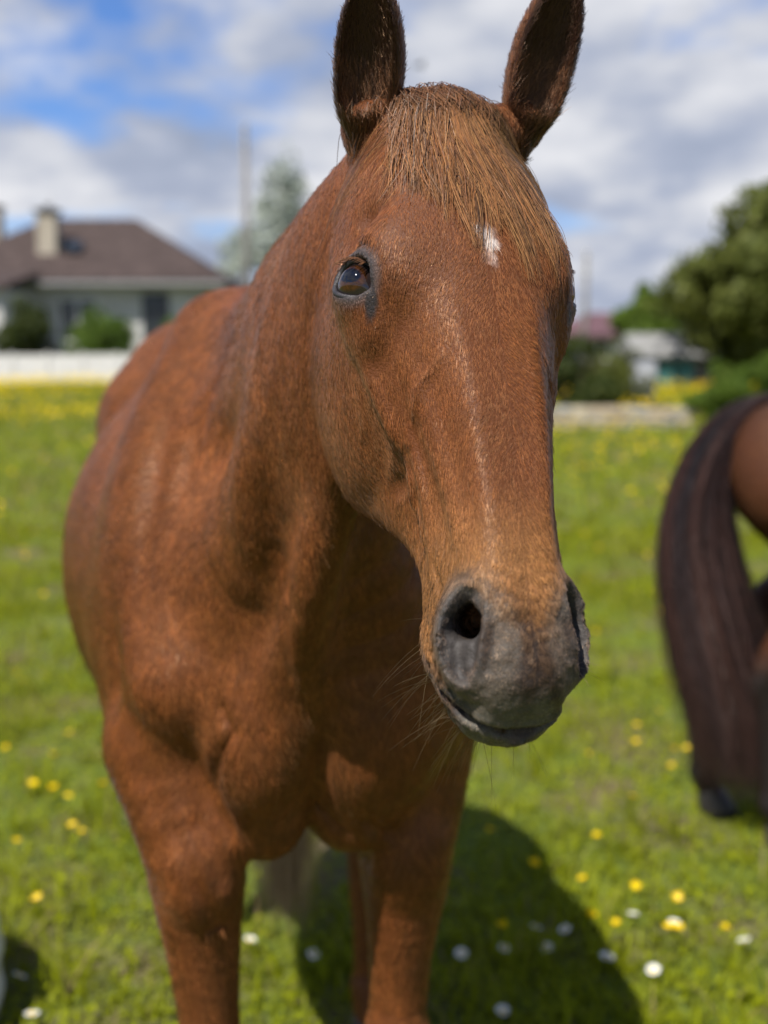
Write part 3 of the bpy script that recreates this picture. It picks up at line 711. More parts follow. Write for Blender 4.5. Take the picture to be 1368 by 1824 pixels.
def grow_coat(V, T, Nn, count, mat, parent, name='coat', colour=None):
    """short lying hairs over the part of the body that can be seen from the front"""
    C = V[T].mean(1); n = unit(np.cross(V[T[:, 1]] - V[T[:, 0]], V[T[:, 2]] - V[T[:, 0]])); area = np.linalg.norm(np.cross(V[T[:, 1]] - V[T[:, 0]], V[T[:, 2]] - V[T[:, 0]]), axis=1) / 2
    view = np.array([0, 0, CAM_Z]) - C; D = np.linalg.norm(view, axis=1); face = (n * view).sum(1) / D
    w = area / D ** 2 * sstep(-.45, -.15, face) * (0.55 + 0.45 * np.clip(1 - face, 0, 1)) * (1 + 1.2 * (to_head(C)[:, 0] > .48) * (np.abs(to_head(C)[:, 1]) < .1) * (to_head(C)[:, 2] > -.16))
    cum = np.cumsum(w); k = np.searchsorted(cum, RNG.random(count) * cum[-1]); k = np.minimum(k, len(T) - 1)
    r1 = np.sqrt(RNG.random(count)); r2 = RNG.random(count)
    bc = np.stack([1 - r1, r1 * (1 - r2), r1 * r2], 1)
    P = (V[T[k]] * bc[:, :, None]).sum(1); Nr = unit((Nn[T[k]] * bc[:, :, None]).sum(1)); D = D[k]
    q = to_head(P).astype(float); bq = to_body(P).astype(float)
    a, ab, c = q[:, 0], np.abs(q[:, 1]), q[:, 2]
    hd = (a > -.10) & (a < .68) & (ab < .18) & (c > -.30) & (c < .1)
    # lie of the hair
    A, B, Cc = HEAD_M
    wob = (np.stack([vnoise(P, 14, 41), vnoise(P, 14, 42), vnoise(P, 14, 43)], 1) - .5) * 0.9
    dh = A + np.sign(q[:, 1])[:, None] * B * (0.30 * sstep(.05, .2, a) * sstep(.09, .03, ab))[:, None] - Cc * (0.45 * sstep(.05, .10, ab))[:, None]
    wth = sstep(.20, .02, bq[:, 0])
    db = (-BODY_F) * (0.60 * (1 - wth))[:, None] + np.array([0, 0, -1.0]) * (0.75 + .4 * wth)[:, None]
    d = np.where(hd[:, None], dh, db) + wob + RNG.normal(0, .16, (count, 3))
    d = unit(d - Nr * (d * Nr).sum(1)[:, None])
    L = np.where(hd, .0075, .0125) * (0.6 + .7 * RNG.random(count))
    L *= np.where(hd & (c < -.16), 1.5, 1.0)                                       # longer under the jaw
    chestz = sstep(1.25, 1.0, P[:, 2]) * sstep(.15, -.05, bq[:, 0]) * (~hd); L *= 1 + .6 * chestz
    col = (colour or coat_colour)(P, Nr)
    lum = col.max(1); sat = col[:, 0] / (col[:, 2] + 1e-4)
    bare = sstep(3.2, 1.8, sat) * hd                                                # grey skin of muzzle and eyes: hardly any hair
    white = (col.min(1) > .3); bare = np.where(white, 0, bare)
    L = L * (1 - .66 * bare)
    e = q - EYE_C * np.stack([np.ones(count), np.sign(q[:, 1]), np.ones(count)], 1); er = np.linalg.norm(e, axis=1)
    keep = (RNG.random(count) > bare * .15) & (er > .0325)
    m3 = np.stack([a, ab, c], 1) - NOSTRIL; keep &= ~(np.linalg.norm(m3 * np.array([.8, 1.2, 1]), axis=1) < .022)
    lift = np.where(hd, .09, .11) + .09 * RNG.random(count)
    col = col * ((0.72 + .60 * RNG.random(count)) * np.where(hd, .66 + .68 * fnoise(P, 130, 71, 2), .45 + 1.1 * fnoise(P, 75, 72, 2)))[:, None] * (1 + (RNG.random((count, 3)) - .5) * .12)
    col = col * (1 + bare * (RNG.random(count) * 1.6))[:, None]; lift = lift + bare * .22
    wild = RNG.random(count) < .02; lift = np.where(wild, lift + .25, lift); L = np.where(wild, L * 1.3, L)
    ts = np.array([0, .36, .7, 1.0])
    X = P[:, None] + L[:, None, None] * (d[:, None] * (ts - .04 * ts ** 2)[None, :, None] + Nr[:, None] * (lift[:, None] * (ts - .55 * ts ** 2))[:, :, None]) - Nr[:, None] * .0003
    rad = (D[:, None] * np.array([.00020, .00019, .00015, .00005])[None])
    nj = unit(Nr + RNG.normal(0, .13, (count, 3)) - d * .10)
    s = keep
    return hair_object(name, X[s], rad[s], col[s], nj[s], mat, parent)

def comb(P0, goal, steps, height, sdf, stiff=0.0):
    """strands that start at P0 and follow the surface towards goal points, a little above it"""
    n = len(P0); X = np.zeros((n, steps, 3)); X[:, 0] = P0; p = P0.copy(); tot = np.linalg.norm(goal - P0, axis=1)
    step = tot / (steps - 1) * 1.03
    def g(P, e=.002):
        k = np.array([[1, -1, -1], [-1, -1, 1], [-1, 1, -1], [1, 1, 1]]); G = 0; f0 = 0
        for q in k:
            f = sdf((P + q * e).astype(F32)).astype(float); G = G + q * f[:, None]; f0 = f0 + f / 4
        return f0, unit(G)
    Ns = np.zeros((n, steps, 3)); _, Ns[:, 0] = g(p)
    for i in range(1, steps):
        p = p + unit(goal - p) * np.minimum(step, np.linalg.norm(goal - p, axis=1))[:, None]
        hgt = height * np.sin(np.pi * min(1, .12 + .80 * i / (steps - 1))) ** .7
        f, G = g(p); p = p + G * np.clip(hgt - f, -.03, .05)[:, None]
        X[:, i] = p; Ns[:, i] = G
    return X, Ns
def clump(X, groups, amount, rng):
    """draw strands towards the leader of their group near the tips"""
    n, k, _ = X.shape; t = np.linspace(0, 1, k) ** 1.4
    lead = np.zeros((groups.max() + 1, k, 3)); cnt = np.bincount(groups, minlength=groups.max() + 1)[:, None, None]
    np.add.at(lead, groups, X); lead /= np.maximum(cnt, 1)
    w = (amount * (0.6 + .6 * rng.random(n)))[:, None] * t[None]
    return X + (lead[groups] - X) * np.clip(w, 0, .97)[:, :, None]

def build_chestnut():
    root = empty("horse", from_body((0.6, 0, 0)))
    tag(root, "chestnut horse with small white star, ginger forelock and grey muzzle, head turned to the viewer", "horse")
    root_inv = np.array(root.location)
    def part(o): o.parent = root; o.matrix_parent_inverse = root.matrix_world.inverted(); return o
    root.location = from_body((0.6, 0, 0)); bpy.context.view_layer.update()
    V, T, Nn = surface(horse_sdf, (-1.05, .62, -.02), (.42, 3.35, 1.96), .0085, horse_size, passes=4)
    skin = coat_material("chestnut_skin", False); coat = coat_material("chestnut_coat", True); long = strand_material("forelock_hair", .08, (.60, .38, .20))
    body = mesh_arrays("body", V, T, skin); part(body)
    def paint(o, c):
        at = o.data.attributes.new('coat', 'FLOAT_COLOR', 'POINT'); at.data.foreach_set('color', np.concatenate([c, np.ones((len(c), 1))], 1).astype(np.float32).ravel())
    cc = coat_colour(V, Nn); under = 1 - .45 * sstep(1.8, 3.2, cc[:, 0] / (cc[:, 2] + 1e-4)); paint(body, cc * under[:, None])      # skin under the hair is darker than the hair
    part(grow_coat(V, T, Nn, FUR_COUNT, coat, None))
    # ears
    for sg, E in zip((-1, 1), EARS):
        tip = E[0] + E[1] * E[4]
        Ve, Te, Ne = surface(lambda P: ear_sdf(np.asarray(P, F32), E), np.minimum(E[0], tip) - .06, np.maximum(E[0], tip) + .06, .0028, lambda Q: np.full(len(Q), .0028), passes=1, prune=.03)
        ear = part(mesh_arrays("ear", Ve, Te, skin))
        d = Ve - E[0]; h = d @ E[1]; o = d @ E[2]; s = d @ E[3]
        inner = sstep(.15, .45, (Ne * E[2]).sum(1)) * (np.sqrt(s * s + (o - .01) ** 2) < ear_profile(h, E[4], E[5]) * .97)
        col = mixc(np.tile(np.array([0.130, 0.042, 0.015]), (len(Ve), 1)), (0.034, 0.014, 0.010), inner)
        col = mixc(col, (0.090, 0.030, 0.014), sstep(.6, 1, h / E[4]) * (1 - inner))
        paint(ear, col)
        # coat of the ear: along the ear outside, longer tufts out of the cup
        ar = np.linalg.norm(np.cross(Ve[Te[:, 1]] - Ve[Te[:, 0]], Ve[Te[:, 2]] - Ve[Te[:, 0]]), axis=1); cum = np.cumsum(ar)
        nst = 16000; k = np.minimum(np.searchsorted(cum, RNG.random(nst) * cum[-1]), len(Te) - 1)
        vi = Te[k, RNG.integers(0, 3, nst)]; P = Ve[vi] + RNG.normal(0, .0008, (nst, 3)); Nr = Ne[vi]; inn = inner[vi]; hh = h[vi] / E[4]
        dr = E[1] * .9 + E[2] * (.5 * inn)[:, None] + RNG.normal(0, .25, (nst, 3)); dr = unit(dr - Nr * (dr * Nr).sum(1)[:, None] * .8 + Nr * .12)
        L = (.006 + .004 * RNG.random(nst)) * (1 + inn * 1.6 * sstep(.75, .1, hh))
        ts = np.array([0, .4, .75, 1.0])
        X = P[:, None] + L[:, None, None] * (dr[:, None] * ts[None, :, None] + Nr[:, None] * (.16 * (ts - .5 * ts ** 2))[None, :, None])
        hc = col[vi] * (0.6 + 1.0 * RNG.random(nst))[:, None]; tuft = (inn > .5) & (hh < .45) & (RNG.random(nst) < .35); hc[tuft] = np.array([.19, .080, .038]) * (0.5 + RNG.random(tuft.sum()))[:, None]
        hair_object("ear_fur", X, np.array([.00024, .00022, .00016, .00005]), hc, unit(Nr + RNG.normal(0, .15, (nst, 3))), coat, ear).matrix_parent_inverse = ear.matrix_world.inverted()
    # eyes
    eyem = bpy.data.materials.new("eye_brown"); eyem.use_nodes = True; nt = eyem.node_tree; N = nt.nodes; L = nt.links; b = N['Principled BSDF']
    tc = N.new('ShaderNodeTexCoord'); sp = N.new('ShaderNodeSeparateXYZ'); L.new(tc.outputs['Object'], sp.inputs[0])
    def mm(op, x, y):
        n = N.new('ShaderNodeMath'); n.operation = op
        for i, v in enumerate((x, y)):
            if isinstance(v, (int, float)): n.inputs[i].default_value = v
            else: L.new(v, n.inputs[i])
        return n.outputs[0]
    u2 = mm('POWER', mm('DIVIDE', sp.outputs['X'], 0.0150), 2.0); v2 = mm('POWER', mm('DIVIDE', sp.outputs['Y'], 0.0125), 2.0)
    pu = mm('POWER', mm('ABSOLUTE', mm('DIVIDE', sp.outputs['X'], 0.0115), 0), 2.0); pv = mm('POWER', mm('ABSOLUTE', mm('DIVIDE', mm('SUBTRACT', sp.outputs['Y'], 0.001), 0.0075), 0), 2.0)
    iris = mm('ADD', u2, v2); pup = mm('ADD', pu, pv)
    ns = N.new('ShaderNodeTexNoise'); ns.inputs['Scale'].default_value = 260; ns.inputs['Detail'].default_value = 4; L.new(tc.outputs['Object'], ns.inputs['Vector'])
    r1 = N.new('ShaderNodeValToRGB'); e = r1.color_ramp.elements; e[0].position = .25; e[0].color = (.014, .005, .002, 1); e[1].position = .75; e[1].color = (.060, .021, .006, 1); L.new(ns.outputs['Fac'], r1.inputs[0])
    def sm(v, a, bb):
        mr = N.new('ShaderNodeMapRange'); mr.interpolation_type = 'SMOOTHSTEP'; mr.inputs['From Min'].default_value = a; mr.inputs['From Max'].default_value = bb; L.new(v, mr.inputs['Value']); return mr.outputs[0]
    m1 = N.new('ShaderNodeMixRGB'); m1.inputs[1].default_value = (.003, .003, .005, 1); L.new(sm(pup, .8, 1.25), m1.inputs[0]); L.new(r1.outputs[0], m1.inputs[2])
    m2 = N.new('ShaderNodeMixRGB'); m2.inputs[2].default_value = (.016, .011, .011, 1); L.new(sm(iris, .9, 1.35), m2.inputs[0]); L.new(m1.outputs[0], m2.inputs[1])
    L.new(m2.outputs[0], b.inputs['Base Color']); b.inputs['Roughness'].default_value = 0.03; b.inputs['Specular IOR Level'].default_value = 0.6
    b.inputs['Coat Weight'].default_value = 0.0
    lidm = material("eyelid_skin", (0.026, 0.023, 0.025), 0.45, 0.35, 0.4, 150, 0.25, 500)
    pinkm = material("eye_corner_skin", (0.30, 0.12, 0.11), 0.25, 0.5, 0.3, 300)
    from mathutils import Matrix
    for sg in (-1, 1):
        S = np.array([1, sg, 1]); n_ = unit((EYE_N * S) @ HEAD_M); u_ = unit((EYE_U * S) @ HEAD_M); v_ = unit(np.cross(n_, u_))
        if v_ @ ((EYE_V * S) @ HEAD_M) < 0: v_ = -v_; u_ = -u_
        bm = bmesh.new(); bmesh.ops.create_uvsphere(bm, u_segments=48, v_segments=32, radius=EYE_R)
        for v in bm.verts:                                                           # cornea swells forward
            r = math.hypot(v.co.x / 1.15, v.co.y)
            if v.co.z > 0: v.co.z += .0030 * max(0, 1 - (r / .0165) ** 2)
        me = bpy.data.meshes.new("eye"); bm.to_mesh(me); bm.free(); me.polygons.foreach_set('use_smooth', np.ones(len(me.polygons), bool)); me.materials.append(eyem)
        eye = link(bpy.data.objects.new("eye", me)); c = from_head(EYE_C * S)
        eye.matrix_world = Matrix(((u_[0], v_[0], n_[0], c[0]), (u_[1], v_[1], n_[1], c[1]), (u_[2], v_[2], n_[2], c[2]), (0, 0, 0, 1)))
        bpy.context.view_layer.update(); part(eye)
        part(lid_ring(sg, lidm))
        uc = np.array([.0215, .0235, .0245]); part(tube_mesh("eye_corner", eye_point(sg, uc, np.array([-.0075, -.0085, -.0098]), .0295), np.array([.0012, .0022, .0012]), pinkm))
        # lashes
        nl = 90; u = -.021 + .036 * RNG.random(nl); v = lid_line(u, True) + .0010
        P = eye_point(sg, u, v, .0325); tipu = u * 1.12 - .002; T1 = eye_point(sg, np.clip(tipu, -.025, .025), v - .0065 - .004 * RNG.random(nl), .0390 + .002 * RNG.random(nl)); M1 = (P + T1) / 2 + n_ * .0025
        hair_object("eyelashes", np.stack([P, (P + M1) / 2 + n_ * .0006, M1, (M1 + T1) / 2, T1], 1), np.array([.00020, .00019, .00017, .00013, .00005]), np.array([.16, .065, .025]) * (0.5 + RNG.random((nl, 1))), np.tile(n_, (nl, 1)), long, None)
        part(bpy.data.objects[[o.name for o in bpy.data.objects if o.name.startswith("eyelashes")][-1]])
    # forelock
    n = 2900; u = np.clip(RNG.normal(.12, .48, n), -.80, 1)
    r0 = np.stack([-.030 + .055 * RNG.random(n) + .012 * (1 - u * u), .050 * u + RNG.normal(0, .003, n), np.full(n, .0)], 1)
    gid = np.digitize(u + RNG.normal(0, .05, n), np.linspace(-1, 1, 30)) * 3 + RNG.integers(0, 3, n); glen = RNG.random(120)
    lenf = .110 + .128 * sstep(-.9, .25, u)
    lenf = np.where((u > -.12) & (u < .16), lenf * .72, lenf)
    le = lenf * (0.62 + .50 * glen[gid]) * (.80 + .24 * RNG.random(n))
    g0 = np.stack([r0[:, 0] + le, .016 + .092 * u + .020 * (le - .15) / .05 + RNG.normal(0, .004, n) + RNG.normal(0, .011, 120)[gid], np.full(n, .02)], 1)
    def on_surface(q):
        p = from_head(q)
        for _ in range(4):
            f = horse_sdf(p.astype(F32)); f2 = horse_sdf((p + HEAD_M[2] * .002).astype(F32)); gcf = np.clip((f2 - f) / .002, .25, 1.2); p = p - HEAD_M[2] * np.clip(f / gcf, -.04, .04)[:, None]
        return p
    g0[:, 2] -= np.maximum(np.abs(g0[:, 1]) - .05, 0) * 1.3
    X, Ns = comb(on_surface(r0), on_surface(g0), 13, .0015 + .006 * RNG.random(n) ** 2, horse_sdf)
    X = clump(X, gid, np.full(n, .90), RNG); sway = (RNG.normal(0, .0075, 120)[gid])[:, None] * np.sin(np.linspace(0, 1, 13) * np.pi * 1.3)[None] * np.linspace(.2, 1, 13)[None]; X = X + sway[:, :, None] * HEAD_M[1]
    tt = np.linspace(0, 1, 13)
    X = X + (RNG.normal(0, 1, (n, 1, 3)) * .0022 + np.sin(tt[None, :, None] * (4 + 5 * RNG.random((n, 1, 1))) + RNG.random((n, 1, 3)) * 6) * .0020) * (tt ** 1.2)[None, :, None]
    fc = np.array([.185, .066, .018]) * (0.45 + 0.75 * RNG.random((n, 1))) ; dark = RNG.random(n) < .25; fc[dark] = np.array([.10, .035, .014]) * (0.6 + .6 * RNG.random((dark.sum(), 1)))
    fc *= (.55 + .9 * RNG.random(120))[gid][:, None]; pale = RNG.random(n) < .14; fc[pale] = np.array([.31, .145, .050]) * (.8 + .3 * RNG.random((pale.sum(), 1)))
    rr = np.full(13, .00021); rr[-3:] = (.00017, .00012, .00005); rr[0] = .00010
    part(hair_object("forelock", X, rr, fc, unit(Ns[:, 6] + RNG.normal(0, .18, (n, 3))), long, None))
    # tufts over the poll between the ears
    n = 1300; r0 = np.stack([-.030 + .028 * RNG.random(n), RNG.normal(0, .024, n), np.zeros(n)], 1); g0 = r0 + np.stack([.018 + .022 * RNG.random(n), RNG.normal(.004, .016, n), np.zeros(n)], 1)
    Xp, Np = comb(on_surface(r0), on_surface(g0), 6, .002 + .008 * RNG.random(n) ** 2.2, horse_sdf)
    part(hair_object("poll_tuft", Xp, np.array([.0003, .0003, .0003, .00026, .0002, .00006]), np.array([.13, .048, .018]) * (0.4 + 1.0 * RNG.random((n, 1))), unit(Np[:, 3] + RNG.normal(0, .25, (n, 3))), long, None))
    # whiskers of chin, lips and nose
    n = 170; kind = RNG.random(n)
    aa = np.where(kind < .60, .515 + .085 * RNG.random(n), np.where(kind < .85, .52 + .08 * RNG.random(n), .16 + .02 * RNG.random(n)))
    bb = np.where(kind < .60, -.022 + RNG.normal(0, .022, n), np.where(kind < .85, RNG.normal(.0, .035, n), -.10))
    cc = np.where(kind < .60, -.118 + .02 * RNG.random(n), -.05 - .03 * RNG.random(n))
    p = from_head(np.stack([aa, bb, cc], 1)); keepw = kind < .85
    k = np.array([[1, -1, -1], [-1, -1, 1], [-1, 1, -1], [1, 1, 1]])
    for _ in range(5):
        G = 0; f0 = 0
        for qd in k: f = horse_sdf((p + qd * .0015).astype(F32)).astype(float); G = G + qd * f[:, None]; f0 = f0 + f / 4
        G = unit(G); p = p - G * np.clip(f0, -.02, .02)[:, None]
    Lw = np.where(kind < .60, .018 + .042 * RNG.random(n) ** 1.3, .010 + .022 * RNG.random(n)); dr = unit(G + RNG.normal(0, .35, (n, 3)) + np.array([-.15, 0, -.25])); ts = np.linspace(0, 1, 6)
    Xw = p[:, None] + Lw[:, None, None] * (dr[:, None] * ts[None, :, None] + np.array([0, 0, -.22])[None, None] * (ts ** 2)[None, :, None])
    part(hair_object("whiskers", Xw[keepw], np.array([.00016, .00015, .00013, .00011, .00008, .00003]), np.array([.30, .22, .13]) * (.5 + .9 * RNG.random((keepw.sum(), 1))), G[keepw], long, None))
    # tail
    n = 1500; tb = from_body((1.50, .03, 1.40)); th = RNG.random(n) * 6.28; rr0 = .025 * np.sqrt(RNG.random(n))
    ts = np.linspace(0, 1, 12); off = np.stack([np.cos(th), np.sin(th), np.zeros(n)], 1) * rr0[:, None]
    endz = .05 + .55 * RNG.random(n) ** 1.5; sp = RNG.normal(0, .085, (n, 2)); e0 = from_body((1.10, .10, 0))
    Xt = np.zeros((n, 12, 3))
    for i, t in enumerate(ts):
        Xt[:, i] = tb + off * (1 + 1.4 * math.sin(math.pi * min(t * 1.1, 1)))
        Xt[:, i, :2] += (e0[:2] - tb[:2]) * sstep(.05, .7, np.array([t]))[0] + (-BODY_F[:2]) * .09 * math.sin(math.pi * min(1, t * 1.6)) + sp * t
        Xt[:, i, 2] = tb[2] + (endz - tb[2]) * t + .02 * math.sin(t * 3)
    Xt = clump(Xt, RNG.integers(0, 30, n), np.full(n, .75), RNG)
    part(hair_object("tail", Xt, np.array([.00045] * 10 + [.0003, .0001]), np.array([.46, .31, .17]) * (.45 + .8 * RNG.random((n, 1))), unit(off + np.array([0, -.03, .01])), long, None))
    # hooves
    hoofm = material("horn", (0.035, 0.030, 0.026), 0.5, 0.4, 0.4, 60, 0.2, 90)
    def hoof(cx, cy, dirv):
        bm = bmesh.new(); prof = [(.062, .0), (.060, .012), (.053, .045), (.046, .075), (.040, .088)]; rings = []
        for r, z in prof:
            rings.append([bm.verts.new((cx + r * math.cos(t) * (1.12 if math.cos(t) > 0 else .9) * dirv[0] - r * math.sin(t) * dirv[1] - dirv[0] * z * .35, cy + r * math.cos(t) * (1.12 if math.cos(t) > 0 else .9) * dirv[1] + r * math.sin(t) * dirv[0] - dirv[1] * z * .35, z)) for t in np.linspace(0, 2 * math.pi, 20, endpoint=False)])
        for a_, b_ in zip(rings[:-1], rings[1:]):
            for i in range(20): bm.faces.new((a_[i], a_[(i + 1) % 20], b_[(i + 1) % 20], b_[i]))
        bm.faces.new(rings[0][::-1]); bm.faces.new(rings[-1])
        me = bpy.data.meshes.new("hoof"); bm.to_mesh(me); bm.free(); me.materials.append(hoofm); me.polygons.foreach_set('use_smooth', np.ones(len(me.polygons), bool))
        return link(bpy.data.objects.new("hoof", me))
    for s_, t_ in ((.085, FORE_T - .014), (.085, -FORE_T + .014), (1.30, -.13), (.80, .255)):
        c = from_body((s_, t_, 0)); part(hoof(c[0], c[1], BODY_F[:2]))
    return root
FUR_COUNT = 560000
build_chestnut()

# ------------------------------------------------------------------ ground
def ground_z(x, y):
    x = np.asarray(x, float); y = np.asarray(y, float)
    z = 0.50 * sstep(9, 34, y) - 0.10 * sstep(3, 12, x) * sstep(5, 18, y)
    P = np.stack([x.ravel(), y.ravel(), np.zeros(x.size)], 1)
    return z + ((vnoise(P, 1.1, 5) - .5) * .05 + (vnoise(P, .25, 6) - .5) * .10).reshape(x.shape) * sstep(60, 30, np.hypot(x, y)) * sstep(2.6, 4.0, np.hypot(x + .2, y - 2.0))
def ground_at(px, py):
    """where the meadow lies under a pixel of the photograph (for reading off positions)"""
    d = from_pixel(px, py, 1.0) - np.array([0, 0, CAM_Z]); t = 1.0
    for _ in range(60):
        p = np.array([0, 0, CAM_Z]) + d * t; h = p[2] - float(ground_z(p[0:1], p[1:2])[0]); t += h / max(-d[2], .02) * .7
    return np.array([0, 0, CAM_Z]) + d * t

def soil_material():
    m = material("meadow_soil", (0.060, 0.075, 0.020), 0.95, 0.1); nt = m.node_tree; N = nt.nodes; L = nt.links; b = N['Principled BSDF']
    tc = N.new('ShaderNodeTexCoord'); n = N.new('ShaderNodeTexNoise'); n.inputs['Scale'].default_value = 1.7; n.inputs['Detail'].default_value = 8; n.inputs['Roughness'].default_value = .65; L.new(tc.outputs['Object'], n.inputs['Vector'])
    r = N.new('ShaderNodeValToRGB'); e = r.color_ramp.elements; e[0].position = .34; e[0].color = (.13, .10, .060, 1); e[1].position = .52; e[1].color = (.095, .125, .022, 1)
    k = e.new(.72); k.color = (.13, .165, .022, 1); L.new(n.outputs['Fac'], r.inputs[0])
    L.new(r.outputs[0], b.inputs['Base Color'])
    bp = N.new('ShaderNodeBump'); bp.inputs['Distance'].default_value = .06; bp.inputs['Strength'].default_value = .8; n2 = N.new('ShaderNodeTexNoise'); n2.inputs['Scale'].default_value = 25; n2.inputs['Detail'].default_value = 6
    L.new(tc.outputs['Object'], n2.inputs['Vector']); L.new(n2.outputs['Fac'], bp.inputs['Height']); L.new(bp.outputs[0], b.inputs['Normal'])
    return m
def build_ground():
    def axis(lim, s0, g):
        v = [0.0]; s = s0
        while v[-1] < lim: v.append(v[-1] + s); s *= g
        return np.array(v)
    p = axis(1500, .25, 1.06); xs = np.concatenate([-p[::-1], p[1:]]); ys = np.concatenate([-p[::-1], p[1:]]) + 4
    X, Y = np.meshgrid(xs, ys, indexing='ij'); Z = ground_z(X, Y); n, k = X.shape
    I = np.arange(n * k).reshape(n, k); Fq = np.stack([I[:-1, :-1], I[1:, :-1], I[1:, 1:], I[:-1, 1:]], -1).reshape(-1, 4)
    tag(mesh_arrays("ground", np.stack([X, Y, Z], -1).reshape(-1, 3), Fq, soil_material()), kind="structure")
build_ground()

def leaf_material(name, stops, trans=0.35, rough=0.5, attr='tone'):
    """foliage: colour picked by a per-leaf number, light passing through"""
    m = bpy.data.materials.new(name); m.use_nodes = True; nt = m.node_tree; N = nt.nodes; L = nt.links; b = N['Principled BSDF']
    at = N.new('ShaderNodeAttribute'); at.attribute_name = attr
    r = N.new('ShaderNodeValToRGB'); e = r.color_ramp.elements; e[0].position = stops[0][0]; e[0].color = (*stops[0][1], 1); e[1].position = stops[-1][0]; e[1].color = (*stops[-1][1], 1)
    for p, c in stops[1:-1]: q = e.new(p); q.color = (*c, 1)
    L.new(at.outputs['Fac'], r.inputs[0]); L.new(r.outputs[0], b.inputs['Base Color'])
    b.inputs['Roughness'].default_value = rough; b.inputs['Specular IOR Level'].default_value = 0.10
    t = N.new('ShaderNodeBsdfTranslucent'); L.new(r.outputs[0], t.inputs['Color'])
    mx = N.new('ShaderNodeMixShader'); mx.inputs[0].default_value = trans; L.new(b.outputs[0], mx.inputs[1]); L.new(t.outputs[0], mx.inputs[2]); L.new(mx.outputs[0], N['Material Output'].inputs[0])
    return m
def add_tone(o, tone, domain='POINT'):
    at = o.data.attributes.new('tone', 'FLOAT', domain); at.data.foreach_set('value', np.ascontiguousarray(tone, np.float32))

GRASS = leaf_material("grass_blades", [(0.0, (.27, .21, .10)), (0.14, (.23, .22, .06)), (0.30, (.165, .190, .006)), (0.65, (.235, .270, .006)), (1.0, (.295, .315, .012))], .42)
def blades(name, x, y, hgt, wid, mat, label):
    n = len(x); z = ground_z(x, y); az = RNG.random(n) * 6.283; lean = np.abs(RNG.normal(.35, .25, n)); bend = RNG.random(n) * .5
    d = np.stack([np.cos(az), np.sin(az)], 1); sd = np.stack([-d[:, 1], d[:, 0]], 1)
    V = np.zeros((n, 5, 3)); b = np.stack([x, y, z - .01], 1)
    for i, (t, w) in enumerate(((0, 1), (0, -1), (.55, .8), (.55, -.8), (1, 0))):
        off = lean * t + bend * t * t
        V[:, i, :2] = b[:, :2] + d * (hgt * off)[:, None] + sd * (wid * w / 2)[:, None]; V[:, i, 2] = b[:, 2] + hgt * t * (1 - .35 * off)
    base = np.arange(n)[:, None] * 5
    T = np.concatenate([base + np.array([[0, 1, 3]]), base + np.array([[0, 3, 2]]), base + np.array([[2, 3, 4]])])
    o = mesh_arrays(name, V.reshape(-1, 3), T, mat, smooth=False)
    P = np.stack([x, y, np.zeros(n)], 1); tone = np.clip(.62 * fnoise(P, 1.6, 15, 3) + .55 * RNG.random(n) - .06, 0, 1)
    dry = RNG.random(n) < .06; tone[dry] = RNG.random(dry.sum()) * .12
    add_tone(o, np.repeat(tone, 5)); tag(o, label, None, None, "stuff"); return o
def scatter(n, y0, y1, power, margin):
    """points of the meadow, thinner with distance"""
    u = RNG.random(n); y = (y0 ** power + u * (y1 ** power - y0 ** power)) ** (1 / power)
    x = (RNG.random(n) * 2 - 1) * (y * .40 + margin); return x, y
def build_grass():
    x, y = scatter(120000, 2.1, 9.5, .9, .9)
    P = np.stack([x, y, np.zeros(len(x))], 1); dens = fnoise(P, 1.3, 8, 3); k = RNG.random(len(x)) < .10 + 1.5 * np.clip(dens - .32, 0, 1) * 2.0; x, y = x[k], y[k]
    tall = fnoise(np.stack([x, y, np.zeros(len(x))], 1), .9, 9, 2)
    blades("grass", x, y, (.022 + .065 * RNG.random(len(x)) ** 1.5) * (.6 + .9 * tall) * (1 + .06 * (y - 3)), .0035 + .0035 * RNG.random(len(x)) + .0006 * y, GRASS, "short green meadow grass around the horses")
    cx, cy = scatter(420, 2.3, 10, 1.0, .9); k = RNG.integers(0, 420, 11000); x = cx[k] + RNG.normal(0, .035, 11000); y = cy[k] + RNG.normal(0, .035, 11000)
    blades('grass_tufts', x, y, (.05 + .13 * RNG.random(11000)) * (.5 + RNG.random(420))[k], .004 + .003 * RNG.random(11000), GRASS, 'taller uneven tufts of grass in the paddock')
    x, y = scatter(90000, 9.0, 60, .75, 2.0)
    blades("far_grass", x, y, (.05 + .08 * RNG.random(len(x))) * (1 + .012 * y), (.006 + .006 * RNG.random(len(x))) * (1 + y * .12), GRASS, "taller grass far out across the meadow")
    # broad leaves of clover and plantain lying low
    n = 16000; x, y = scatter(n, 2.1, 9, .9, .9); z = ground_z(x, y) + .006 + .03 * RNG.random(n); az = RNG.random(n) * 6.283; s = .007 + .010 * RNG.random(n)
    d = np.stack([np.cos(az), np.sin(az), RNG.normal(.1, .35, n)], 1); d = unit(d); sd = unit(np.cross(d, np.array([0, 0, 1.0]) + RNG.normal(0, .25, (n, 3)))); c = np.stack([x, y, z], 1)
    V = np.stack([c - d * s[:, None], c + sd * (s * .7)[:, None], c + d * s[:, None], c - sd * (s * .7)[:, None]], 1); F = np.arange(n * 4).reshape(n, 4)
    o = mesh_arrays("clover", V.reshape(-1, 3), F, GRASS, smooth=False); add_tone(o, np.repeat(.35 + .55 * RNG.random(n), 4)); tag(o, "low clover leaves among the grass", None, None, "stuff")
build_grass()

